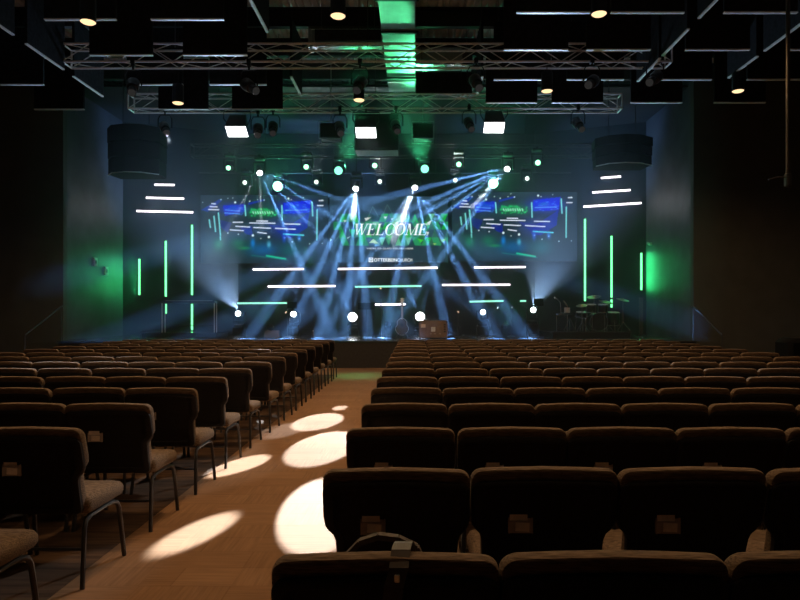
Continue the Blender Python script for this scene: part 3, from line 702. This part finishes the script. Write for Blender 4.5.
def paint_welcome(img, u, v):
    X = 45+u*595; Y = 85+v*327
    img[:] = lin((38, 62, 78)); rg = np.random.RandomState(11)
    def hsh(i, j, k): return (np.sin(i*12.9898+j*78.233+k*37.7)*43758.5453) % 1
    s = 33.0; p = (X-45)/s; q = (Y-170)/(s*1.2)
    a = p+q*.5; b_ = p-q*.5; i = np.floor(a); j = np.floor(b_); k = np.floor(q)
    hv = hsh(i, j, k); c = np.zeros_like(img)
    pal = [((30, 70, 80), .30), ((24, 140, 72), .50), ((14, 190, 56), .62), ((46, 110, 84), .76), ((40, 165, 105), .93), ((110, 205, 150), 2)]
    done = np.zeros(hv.shape, bool)
    for col, th in pal:
        mk = (~done) & (hv < th); c[mk] = lin(col); done |= mk
    lf = 95-(np.floor((Y-170)/40) % 2)*30; band = (Y > 170) & (Y < 328) & (X > lf)
    img[band] = c[band]
    for pts, col in () or ((((110, 200), (135, 200), (122, 216)), (235, 245, 240)), (((215, 190), (262, 185), (225, 212)), (235, 245, 240)), (((312, 183), (338, 183), (325, 200)), (240, 245, 240)), (((350, 192), (370, 192), (358, 205)), (235, 245, 240)),
                     (((45, 290), (60, 300), (48, 310)), (200, 240, 220)), (((145, 175), (160, 200), (150, 205)), (190, 230, 210)), (((525, 255), (550, 262), (536, 284)), (235, 245, 235)), (((530, 215), (565, 195), (545, 235)), (235, 250, 240)),
                     (((560, 318), (586, 318), (573, 326)), (190, 240, 120)), (((130, 290), (155, 280), (135, 298)), (220, 245, 235)), (((595, 300), (640, 290), (615, 318)), (130, 200, 60)), (((235, 318), (305, 322), (262, 290)), (200, 240, 180)), (((480, 290), (525, 300), (500, 320)), (60, 220, 60))):
        cxm = sum(q[0] for q in pts)/3; cym = sum(q[1] for q in pts)/3
        blend_to(img, poly_mask(X, Y, [(cxm+(q[0]-cxm)*.72, cym+(q[1]-cym)*.72) for q in pts]), col)
    for a_, b2 in (((262, 135), (240, 185)), ((262, 135), (290, 185)), ((335, 125), (310, 185)), ((335, 125), (368, 185)), ((370, 260), (410, 310)), ((470, 200), (500, 260)), ((95, 280), (70, 310))):
        pline(img, X, Y, a_, b2, .6, (90, 130, 130), 2.2)
feed = raster('display_image', 1, 1, 240, 136, paint_feed, 1.1)
wel = raster('display_image', 1, 1, 280, 156, paint_welcome, .8)
def screen(px0, py0, px1, py1, d, me, label):
    a = at(px0, py1, d); c = at(px1, py0, d); w, h = c.x-a.x, c.z-a.z
    t = thing('projection_screen', ((a.x+c.x)/2, d, (a.z+c.z)/2), label, 'screen')
    MB().box((0, .03, 0), (w+.03, .05, h+.03)).obj('screen_back', M['black'], t)
    o = inst(me, 'display_image', t, (0, 0, 0)); o.scale = (w, 1, h)
    return t, w, h
screen(200.5, 195, 328, 263.3, 22.0, feed, 'left wide screen showing a blue live view of the stage')
t, ww, wh = screen(329.5, 196.5, 448, 262.3, 22.05, wel, 'middle screen reading WELCOME over green triangles')
o, _, _ = screen(452, 192, 577, 261, 21.9, feed, 'right wide screen showing a blue live view of the stage')
# lettering: serif italic WELCOME
def stroke(b, p, q, w0, w1=None, y=-.012):
    w1 = w0 if w1 is None else w1
    b.add([(p[0]-w0/2, y, p[1]), (p[0]+w0/2, y, p[1]), (q[0]+w1/2, y, q[1]), (q[0]-w1/2, y, q[1])], [(0,1,2,3)])
def hbar(b, x0, x1, z, h, y=-.012): b.add([(x0, y, z), (x1, y, z), (x1, y, z+h), (x0, y, z+h)], [(0,1,2,3)])
def arc(b, cx, cz, rx, rz, a0, a1, thin, thick, n=28, y=-.012):
    vs = []
    for i in range(n+1):
        a = math.radians(a0+(a1-a0)*i/n); w = thin+(thick-thin)*abs(math.cos(a))**1.5
        vs += [(cx+(rx)*math.cos(a), y, cz+rz*math.sin(a)), (cx+(rx-w)*math.cos(a), y, cz+(rz-thin)*math.sin(a))]
    b.add(vs, [(2*i, 2*i+1, 2*i+3, 2*i+2) for i in range(n)])
def letter(ch):
    """unit height letter; returns MB and its width"""
    b = MB(); T, t_, s_ = .17, .055, .05
    if ch == 'W':
        stroke(b, (.16, 1), (.40, 0), T, t_); stroke(b, (.66, 1), (.40, 0), t_, t_); stroke(b, (.60, 1), (.84, 0), T, t_); stroke(b, (1.12, 1), (.84, 0), t_, t_)
        hbar(b, .0, .32, .95, s_); hbar(b, .46, .78, .95, s_); hbar(b, 1.0, 1.24, .95, s_); w = 1.22
    elif ch in 'EL':
        stroke(b, (.20, 0), (.20, 1), T); hbar(b, .04, .36, 0, s_); hbar(b, .04, .36, .95, s_); hbar(b, .04, .70, 0, s_); stroke(b, (.68, 0), (.72, .22), t_, .02)
        if ch == 'E': hbar(b, .04, .68, .95, s_); stroke(b, (.67, 1), (.67, .80), t_, .02); hbar(b, .2, .5, .49, s_); stroke(b, (.5, .40), (.5, .62), .04)
        w = .80
    elif ch == 'C': arc(b, .45, .5, .42, .52, 45, 318, t_, T); stroke(b, (.76, .72), (.76, 1.0), .04); w = .90
    elif ch == 'O': arc(b, .46, .5, .44, .52, 0, 360, t_, T, 40); w = .96
    else:
        stroke(b, (.17, 0), (.17, 1), t_); stroke(b, (.22, 1), (.56, 0), T, t_); stroke(b, (.92, 1), (.56, 0), t_, t_); stroke(b, (.96, 0), (.96, 1), T)
        hbar(b, .02, .32, 0, s_); hbar(b, .05, .3, .95, s_); hbar(b, .80, 1.12, 0, s_); hbar(b, .86, 1.1, .95, s_); w = 1.14
    return b, w
txt = emit('screen_lettering', (.95, 1, .98), 1.1)
S0 = ww/595; sc = 57*S0; x0 = (160-45)*S0-ww/2; zb = wh/2-(277-85)*wh/327; b = MB()
tot = sum(letter(c)[1] for c in 'WELCOME'); fx = (545-160-15)*S0/(tot*sc)
x = x0
for chh in 'WELCOME':
    lb, w = letter(chh)
    b.add([(x+(vx*sc)*fx+vz*sc*.24, vy, zb+vz*sc) for vx, vy, vz in lb.v], lb.f); x += w*sc*fx
wo = b.obj('welcome_lettering', txt, t)
def text(parent, body, x, z, size, width=None, bold=0, m=txt, shear=0):
    c = bpy.data.curves.new('lettering', 'FONT'); c.body = body; c.size = size; c.align_x = 'LEFT'; c.offset = bold; c.shear = shear
    o = bpy.data.objects.new('lettering', c); COL.objects.link(o)
    c.materials.append(m); bpy.context.view_layer.update()
    dg = bpy.context.evaluated_depsgraph_get(); me = bpy.data.meshes.new_from_object(o.evaluated_get(dg)); bpy.data.objects.remove(o)
    xs = [v.co.x for v in me.vertices]; w = max(xs)-min(xs); k = (width/w) if width else 1
    for v in me.vertices: v.co = Vector(((v.co.x-min(xs))*k, 0, v.co.y))
    n = inst(me, 'lettering', parent, (x, -.012, z)); return n
def sx(cx): return (cx-45)*S0-ww/2
def sz(cy): return wh/2-(cy-85)*wh/327
text(t, "WE'RE SO GLAD YOU'RE HERE", sx(231), sz(347), .07, (465-231)*S0, 0)
text(t, 'OTTERBEIN', sx(268), sz(408), .15, (384-268)*S0, .003)
text(t, 'CHURCH', sx(385), sz(408), .15, (460-385)*S0, 0)
b = MB(); e = 22*S0; xx, zz = sx(242), sz(411)
for (ax, az, bx, bz) in ((0, 0, .18, 1), (.82, 0, 1, 1), (.18, .84, .82, 1), (.18, 0, .82, .16), (.42, .2, .58, .8), (.26, .45, .74, .58)):
    hbar(b, xx+ax*e, xx+bx*e, zz+az*e, (bz-az)*e)
b.obj('logo_mark', txt, t)

# ------------------------------------------------------------------ speakers and boxes over the stage
def array_speaker(cx, top, bot, hw, d, label):
    a = at(cx, bot, d); zt = at(cx, top, d).z-a.z; w = hw/F*d
    t = thing('line_array_speaker', a, label, 'speaker', 'dark hanging speakers beside the stage')
    base = [(-w, -.1), (-w*.65, -.42), (-.1*w, -.55), (w*.45, -.5), (w, -.2), (w*.9, .5), (-w*.9, .5)]
    for i in range(3):
        z0 = zt*i/3; s = 1+.02*i
        MB().prism([(x*s, y*s) for x, y in base], z0+.015, z0+zt/3-.015).obj('cabinet', M['deep_black'], t)
    b = MB()
    for p_, q_ in zip(base[:4], base[1:5]): b.tube([(p_[0], p_[1], .0), (q_[0], q_[1], .0)], .013, 6)
    b.obj('edge_strip', M['trim'], t, True)
    for s in (-1, 1): MB().tube([(s*w*.5, 0, zt), (s*w*.5, 0, ROOF-.02-a.z)], .012, 6).obj('cable', M['alu_dark'], t)
array_speaker(136, 129, 176, 26, 17.6, 'large dark faceted speaker hanging at the left of the stage')
array_speaker(622, 139, 167, 27, 17.6, 'large dark faceted speaker hanging at the right of the stage')
a = at(354.5, 150, 17.45); c = at(398.5, 112, 17.45)
t = thing('hanging_speaker', ((a.x+c.x)/2, 17.75, a.z), 'big square speaker box hanging below the centre duct', 'speaker')
MB().box((0, 0, (c.z-a.z)/2), (c.x-a.x, .7, c.z-a.z), None, .02).obj('cabinet', M['black'], t)
MB().box((0, 0, -.01), (c.x-a.x-.04, .62, .02)).obj('base_plate', M['duct'], t)
for s in (-1, 1): MB().tube([(s*.4, 0, c.z-a.z), (s*.4, 0, ROOF-.02-a.z)], .012, 6).obj('cable', M['alu_dark'], t)
for x0_, x1_, y0_, y1_, nm in ((319, 341, 122, 139, 'left'), (412, 434, 122, 139, 'right')):
    a = at(x0_, y1_, 17.0); c = at(x1_, y0_, 17.0); w = c.x-a.x; h = c.z-a.z
    t = thing('hanging_projector', ((a.x+c.x)/2, 17.2, a.z), f'small black projector in a metal frame, {nm} of the big hanging box', 'projector')
    MB().box((0, 0, h/2), (w*.92, .45, h*.86), None, .02).obj('housing', M['black'], t)
    for yy in (-.24, .24):
        b = MB()
        for z in (0, h): b.box((0, yy, z), (w, .03, .022))
        for s in (-1, 1): b.box((s*w/2, yy, h/2), (.012, .02, h))
        b.obj('frame', M['duct'], t)
    MB().tube([(0, 0, h), (0, 0, ROOF-.02-a.z)], .016, 6).obj('pole', M['duct'], t)
    MB().lathe([(0, 0), (.05, 0), (.055, .03)], (w*.2, .225, h/2), Matrix.Rotation(-PI/2, 3, 'X'), 12).obj('lens', M['black_gloss'], t)
# thin pole with a small fixture at the right
p = at(788, 176, 9.0)
t = thing('hanging_pole', p, 'thin dark pole hanging at the far right with a small box and arm', 'pole')
MB().tube([(0, 0, 0), (0, 0, ROOF-p.z)], .028, 8).obj('tube', mat('bronze_paint', (.06, .045, .03), .4, metal=.4), t, True)
MB().box((0, 0, -.06), (.08, .1, .2), None, .02).obj('housing', M['black'], t)
MB().tube([(0, 0, -.02), (-.14, 0, -.01), (-.27, 0, -.05)], .01, 6).obj('arm', M['alu_dark'], t, True)

# ------------------------------------------------------------------ things on the stage
def deck(px, d): return Vector(((px-VX)/F*d, d, DZ))
p = deck(433, 18.2); t = thing('equipment_crate', p, 'brown crate with patches standing at the stage edge right of the guitar', 'crate')
w, h, dd = .80, .50, .45
MB().box((0, 0, h/2+.02), (w, dd, h-.02), None, .015).obj('box', M['crate'], t)
MB().box((0, 0, h+.0), (w+.01, dd+.01, .03), None, .006).obj('lid', M['crate'], t)
for s in (-1, 1):
    for z in (.03, h-.02):
        MB().box((s*(w/2-.02), -dd/2-.004, z), (.05, .02, .04), None, .006).obj('corner_cap', M['alu_dark'], t)
MB().box((0, -dd/2-.006, h*.55), (.12, .012, .13), None, .005).obj('latch', M['trim'], t)
MB().box((-.28, -dd/2-.004, h*.74), (.13, .008, .10), None, .003).obj('paper_sheet', M['paper'], t)
b = MB()
for i in range(4): b.box((.32, -dd/2-.004, h*(.42+.13*i)), (.05, .008, .035))
b.obj('sticker', M['black'], t)
b = MB()
for s in (-.12, .0, .14): b.box((s+.05, -dd/2-.004, h*.30), (.05, .006, .03))
b.obj('sticker', M['pocket'], t)
# guitar on its stand
p = deck(402, 18.9); t = thing('acoustic_guitar', p, 'acoustic guitar upright on a stand in the middle of the stage', 'guitar')
out = []
for i in range(48):
    a_ = 2*PI*i/48; y_ = math.sin(a_); x_ = math.cos(a_)
    r = .20*(1-.17*max(0, y_))*(1-.26*math.exp(-((y_-.22)/.26)**2)); out.append((x_*r, y_*.25+.32))
R = Matrix.Rotation(math.radians(-8), 3, 'X')
b = MB(); n = len(out)
b.add([R @ Vector((x, -.05, z)) for x, z in out]+[R @ Vector((x, .05, z)) for x, z in out], [tuple(range(n)), tuple(range(2*n-1, n-1, -1))]+[(i, n+i, n+(i+1) % n, (i+1) % n) for i in range(n)])
bd = b.obj('guitar_body', M['wood'], t)
MB().lathe([(0, -.001), (.05, -.001)], R @ Vector((0, -.052, .37)), R @ Matrix.Rotation(PI/2, 3, 'X'), 20).obj('sound_hole', M['black'], bd)
b = MB(); b.tube([R @ Vector((x, -.052, z)) for x, z in out]+[R @ Vector((out[0][0], -.052, out[0][1]))], .006, 5); b.obj('binding', M['alu'], bd)
b = MB(); b.box(R @ Vector((0, -.04, .78)), (.055, .03, .50), R); b.obj('neck', M['pocket'], t)
b = MB(); b.box(R @ Vector((0, -.03, 1.10)), (.08, .02, .16), R, .008)
for s in (-1, 1):
    for z in (1.05, 1.10, 1.15): b.box(R @ Vector((s*.05, -.03, z)), (.03, .012, .014), R)
b.obj('headstock', M['alu'], t)
b = MB(); b.tube([(-.18, -.15, .0), (-.08, .02, .22), (0, .12, .6)], .011, 6); b.tube([(.18, -.15, 0), (.08, .02, .22), (0, .12, .6)], .011, 6); b.tube([(0, .3, 0), (0, .12, .6)], .011, 6); b.tube([(-.1, -.1, .1), (.1, -.1, .1)], .01, 6)
b.obj('guitar_stand', M['alu_dark'], t)
# microphone stands
def mic(px, d, h, label, boom=None):
    t = thing('microphone_stand', deck(px, d), label, 'microphone stand', 'microphone stands on the stage')
    MB().lathe([(0, 0), (.13, 0), (.13, .015), (.03, .03), (0, .03)], n=20).obj('base', M['alu_dark'], t, True)
    MB().tube([(0, 0, .02), (0, 0, h)], [.017, .013], 6).obj('pole', M['alu_dark'], t, True)
    e = Vector((0, 0, h))
    if boom: e = Vector((boom[0], 0, h+boom[1])); MB().tube([(-boom[0]*.25, 0, h-boom[1]*.25), e], .008, 6).obj('boom', M['alu_dark'], t, True)
    MB().tube([e, e+Vector((0, -.12, .03)), e+Vector((0, -.18, .045))], [.014, .02, .028], 8).obj('microphone', M['chrome'], t, True)
mic(381, 18.4, 1.38, 'tall microphone stand left of the guitar'); mic(458, 19.5, .72, 'low microphone stand right of the crate'); mic(492, 19.3, .75, 'microphone stand with a short boom at the right of the stage', (.16, .1))
mic(511, 19.8, .85, 'microphone stand nearest the drum riser'); mic(287, 19.2, .70, 'microphone stand at the left by the small black monitor')
# monitors on poles
for x0_, x1_, y0_, y1_, d, nm in ((358, 375, 302.5, 309.5, 19.0, 'black flat monitor on a pole left of the guitar'), (287.5, 297, 302, 308.5, 19.5, 'small black monitor on a pole at the left of the stage'), (534, 543.5, 298.5, 306, 19.5, 'small black monitor on a pole left of the drum riser')):
    a = at(x0_, y1_, d); c = at(x1_, y0_, d); t = thing('stage_monitor', ((a.x+c.x)/2, d, DZ), nm, 'monitor')
    MB().box((0, 0, (a.z+c.z)/2-DZ), (c.x-a.x, .04, c.z-a.z), Matrix.Rotation(math.radians(-15), 3, 'X'), .008).obj('panel', M['deep_black'], t)
    MB().tube([(0, .03, .02), (0, .03, (a.z+c.z)/2-DZ)], .014, 6).obj('pole', M['black'], t)
    MB().lathe([(0, 0), (.16, 0), (.16, .02), (0, .03)], n=16).obj('base', M['black'], t)
# wedge speaker, bottle
t = thing('wedge_speaker', deck(273, 19.3), 'low black wedge speaker on the floor at the left of the stage', 'speaker')
b = MB(); b.add([(-.22, -.2, 0), (.22, -.2, 0), (.22, .2, 0), (-.22, .2, 0), (-.22, -.12, .2), (.22, -.12, .2), (.22, .14, .12), (-.22, .14, .12)], [(0,3,2,1), (4,5,6,7), (0,1,5,4), (1,2,6,5), (2,3,7,6), (3,0,4,7)]); b.obj('cabinet', M['black_gloss'], t)
b = MB(); b.box((0, .0, .172), (.38, .2, .01), Matrix.Rotation(-.3, 3, 'X')); b.obj('grille', M['alu_dark'], t)
t = thing('water_bottle', deck(313, 18.6), 'small upright bottle on the stage floor at the left', 'bottle')
MB().lathe([(0, 0), (.035, 0), (.035, .15), (.015, .19), (.015, .2)], n=14).obj('bottle_body', M['wood'], t, True)
MB().lathe([(0, .2), (.017, .2), (.017, .225), (0, .225)], n=12).obj('cap', M['paper'], t)
# keyboard on a low riser, left
d = 20.0; a = at(163, 331, d); e = at(216, 331, d)
rz = thing('keyboard_riser', ((a.x+e.x)/2-.1, d, DZ), 'low dark platform at the left of the stage under the keyboard', 'platform')
MB().box((0, 0, .055), (e.x-a.x+.6, 1.2, .11)).obj('platform_body', M['black'], rz); MB().box((0, 0, .12), (e.x-a.x+.64, 1.24, .02)).obj('platform_top', M['deck'], rz)
t = thing('keyboard', ((a.x+e.x)/2, d, DZ+.13), 'long slim keyboard on a tall metal frame at the left of the stage', 'keyboard')
w = e.x-a.x; hk = at(0, 302, d).z-DZ-.13
MB().box((0, 0, hk), (w, .3, .07), None, .01).obj('keyboard_body', M['black_gloss'], t)
b = MB()
for i in range(30): b.box((-w*.42+i*w*.84/29, -.06, hk+.037), (w*.022, .14, .01))
b.obj('keys', M['paper'], t)
for s in (-1, 1):
    for q_ in (-1, 1): MB().tube([(s*w*.49, q_*.12, 0), (s*w*.49, q_*.12, hk-.035)], .012, 6).obj('leg', M['alu'], t, True)
MB().tube([(-w*.49, .12, .2), (w*.49, .12, .2)], .01, 6).obj('crossbar', M['alu_dark'], t)
# drum riser and kit
d = 20.0; a = at(546, 333, d); e = at(620, 333, d); cx = (a.x+e.x)/2; rh = .17; w = e.x-a.x
t = thing('drum_riser', (cx, d, DZ), 'low dark platform under the drums at the right of the stage', 'platform')
MB().box((0, 0, rh/2-.01), (w, 2.0, rh-.02)).obj('platform_body', M['black'], t); MB().box((0, 0, rh-.01), (w+.03, 2.03, .02)).obj('platform_top', M['deck'], t)
Z = DZ+rh
def drum(px, dy, z, r, h, label, name='drum', axis='z', legs=True):
    X = (px-VX)/F*(d+dy); t = thing(name, (X, d+dy, Z), label, 'drum', 'drums on the riser')
    R = Matrix.Rotation(PI/2, 3, 'X') if axis == 'y' else Matrix.Rotation(math.radians(8), 3, 'X'); c = Vector((0, 0, z))
    MB().lathe([(r, -h/2), (r, h/2)], c, R, 24).obj('drum_shell', M['black_gloss'], t, True)
    MB().lathe([(0, h/2+.004), (r*.98, h/2+.004), (r*.98, -h/2-.004), (0, -h/2-.004)], c, R, 24).obj('drum_head', M['drumhead'] if axis == 'z' else M['black'], t)
    for s in (-1, 1): MB().lathe([(r+.002, s*h/2-.012), (r+.014, s*h/2-.012), (r+.014, s*h/2+.012), (r+.002, s*h/2+.012), (r+.002, s*h/2-.012)], c, R, 24).obj('hoop', M['chrome'], t, True)
    if legs:
        for k in range(3):
            th = 2*PI*k/3+.5; MB().tube([(r*.9*math.cos(th), r*.9*math.sin(th), z), (r*1.1*math.cos(th), r*1.1*math.sin(th), 0)], .009, 6).obj('leg', M['chrome'], t, True)
drum(597, -.1, .28, .27, .42, 'bass drum low in the middle of the drum kit', 'bass_drum', 'y', False)
drum(591, -.3, .70, .15, .22, 'small tom drum above the left of the bass drum', 'tom_drum'); drum(603, -.3, .70, .15, .22, 'small tom drum above the right of the bass drum', 'tom_drum')
drum(581.5, .25, .50, .18, .15, 'snare drum at the left of the bass drum', 'snare_drum'); drum(613, .1, .38, .2, .38, 'floor tom at the right of the bass drum', 'floor_tom')
def cymbal(px, dy, z, r, label):
    X = (px-VX)/F*(d+dy); t = thing('cymbal_stand', (X, d+dy, Z), label, 'cymbal', 'cymbals on the riser')
    MB().lathe([(0, .02), (.04, .018), (.05, .0), (r, -.02), (r, -.023), (.05, -.004), (0, .0)], (0, 0, z), Matrix.Rotation(.25, 3, 'X') @ Matrix.Rotation(.15*(1 if px > 597 else -1), 3, 'Y'), 24).obj('cymbal', M['cymbal'], t, True)
    MB().tube([(0, 0, .25), (0, 0, z+.03)], .010, 6).obj('pole', M['chrome'], t, True)
    for k in range(3): th = 2*PI*k/3; MB().tube([(0, 0, .28), (.22*math.cos(th), .22*math.sin(th), 0)], .009, 6).obj('leg', M['chrome'], t, True)
cymbal(582, -.3, .80, .18, 'low cymbal at the left of the drum kit'); cymbal(594, .4, 1.08, .22, 'tall cymbal over the middle of the drum kit'); cymbal(606, .5, .92, .22, 'cymbal right of the middle of the drum kit'); cymbal(623, .0, .98, .2, 'tall cymbal at the far right of the drum kit')
# percussion table at the left of the riser
X = (562-VX)/F*d; t = thing('percussion_stand', (X, d, Z), 'chrome percussion stand with pads at the left end of the drum riser', 'percussion stand')
for s in (-1, 1): MB().tube([(s*.16, 0, 0), (s*.17, 0, .5)], .012, 6).obj('leg', M['chrome'], t, True)
MB().box((-.02, 0, .52), (.36, .26, .07), Matrix.Rotation(-.1, 3, 'Y'), .015).obj('pad_box', M['chrome'], t)
MB().lathe([(.0, .0), (.09, 0), (.09, .16), (.0, .165)], (.16, 0, .56), None, 16).obj('hand_drum', M['drumhead'], t, True)
MB().tube([(-.03, 0, .5), (-.05, 0, .88), (-.16, -.02, 1.0)], .009, 6).obj('boom', M['chrome'], t, True)
MB().tube([(-.16, -.02, 1.0), (-.24, -.04, 1.03)], [.022, .03], 8).obj('microphone', M['chrome'], t, True)
MB().lathe([(0, .012), (.03, .01), (.12, -.01), (0, 0)], (.12, 0, .85), Matrix.Rotation(1.0, 3, 'Y'), 16).obj('bell_cymbal', M['cymbal'], t, True)
X = (572-VX)/F*(d+.2); t = thing('drum_stool', (X, d+.5, Z), 'round black stool behind the drum kit', 'stool')
MB().lathe([(0, .0), (.16, 0), (.17, .04), (.15, .08), (0, .09)], (0, 0, .42), None, 20).obj('seat', M['black'], t, True)
for k in range(3): th = 2*PI*k/3+.3; MB().tube([(0, 0, .42), (.2*math.cos(th), .2*math.sin(th), 0)], .011, 6).obj('leg', M['chrome'], t, True)
# tall dark stand below the outer right tube
t = thing('lamp_post', deck(641, 20.9), 'slim dark post under the outermost right green tube', 'post')
MB().box((0, 0, .62), (.11, .08, 1.2)).obj('pole', mat('post_brown', (.09, .075, .07), .7), t); MB().box((0, 0, .015), (.3, .3, .03)).obj('base', M['black'], t)
# stair rails
def rail(pts, label):
    c = Vector(pts[0]); c.z = 0; t = thing('stair_rail', c, label, 'handrail')
    P = [Vector(p)-c for p in pts]
    MB().tube(P, .02, 8).obj('rail', M['alu_dark'], t, True)
    MB().tube([P[0], (P[0].x, P[0].y, 0)], .016, 6).obj('post', M['alu_dark'], t, True); MB().tube([P[-2], (P[-2].x, P[-2].y, .0)], .016, 6).obj('post', M['alu_dark'], t, True)
# side steps with rails
for s, nm in ((-1, 'left'), (1, 'right')):
    X = CX+s*(HW-.22)
    rail([(X, 15.5, .92), (X, 17.1, 1.62), (X, 17.35, 1.66)] if s < 0 else [(X, 15.5, .92), (X, 17.1, 1.62), (X, 17.35, 1.66)], f'thin dark stair handrail at the {nm} end of the stage')
    t = thing('stage_steps', (CX+s*(HW-.75), 16.2, 0), f'dark steps up to the {nm} end of the stage', 'steps')
    for i in range(4): MB().box((0, -.45+.3*i+.0, (.72*(i+1)/5)/2), (.9, .3, .72*(i+1)/5)).obj('step', M['stagefront'], t)
# wall boxes
for px, py, nm in ((94, 262, 'upper'), (105, 271, 'lower')):
    X = CX-HW; d_ = (X)/((px-VX)/F); p = at(px, py, d_)
    t = thing('wall_box', (X+.03, d_, p.z), f'small pale box on the green-lit left stage wall, {nm} one', 'wall box', 'boxes on the left stage wall')
    MB().box((0, 0, 0), (.06, .2, .26), None, .01).obj('cover', M['ivory'], t); MB().box((.035, 0, 0), (.012, .06, .1)).obj('switch', M['black'], t)
X = CX+HW; d_ = X/((652-VX)/F); p = at(652, 244, d_); t = thing('wall_lamp', (X-.05, d_, p.z), 'tiny bracket lamp on the right stage wall', 'lamp')
MB().box((0, 0, 0), (.08, .12, .08), None, .01).obj('bracket', M['alu'], t); MB().tube([(-.02, 0, 0), (-.12, -.08, .02)], [.03, .04], 8).obj('lamp_head', M['alu'], t)
# black case on the last chair at the right
p = at(790, 352, 10.4)
t = thing('equipment_bag', (p.x+.52, 10.9, 0), 'bulky black equipment cart standing beyond the last chairs at right', 'cart')
zt = at(790, 339, 10.9).z
MB().box((0, 0, zt*.6), (.75, .5, zt*.8), None, .06).obj('cart_body', M['deep_black'], t, True)
MB().box((.0, 0, zt-.02), (.6, .4, .08), None, .03).obj('lid', M['deep_black'], t, True)
for i in (-1, 1):
    for j in (-1, 1): MB().lathe([(0, -.02), (.05, -.02), (.05, .02), (0, .02)], (i*.3, j*.18, .05), Matrix.Rotation(PI/2, 3, 'X'), 14).obj('wheel', M['black'], t); MB().tube([(i*.3, j*.18, .06), (i*.3, j*.18, zt*.22)], .015, 6).obj('wheel_post', M['alu_dark'], t)
t.name = 'equipment_cart'
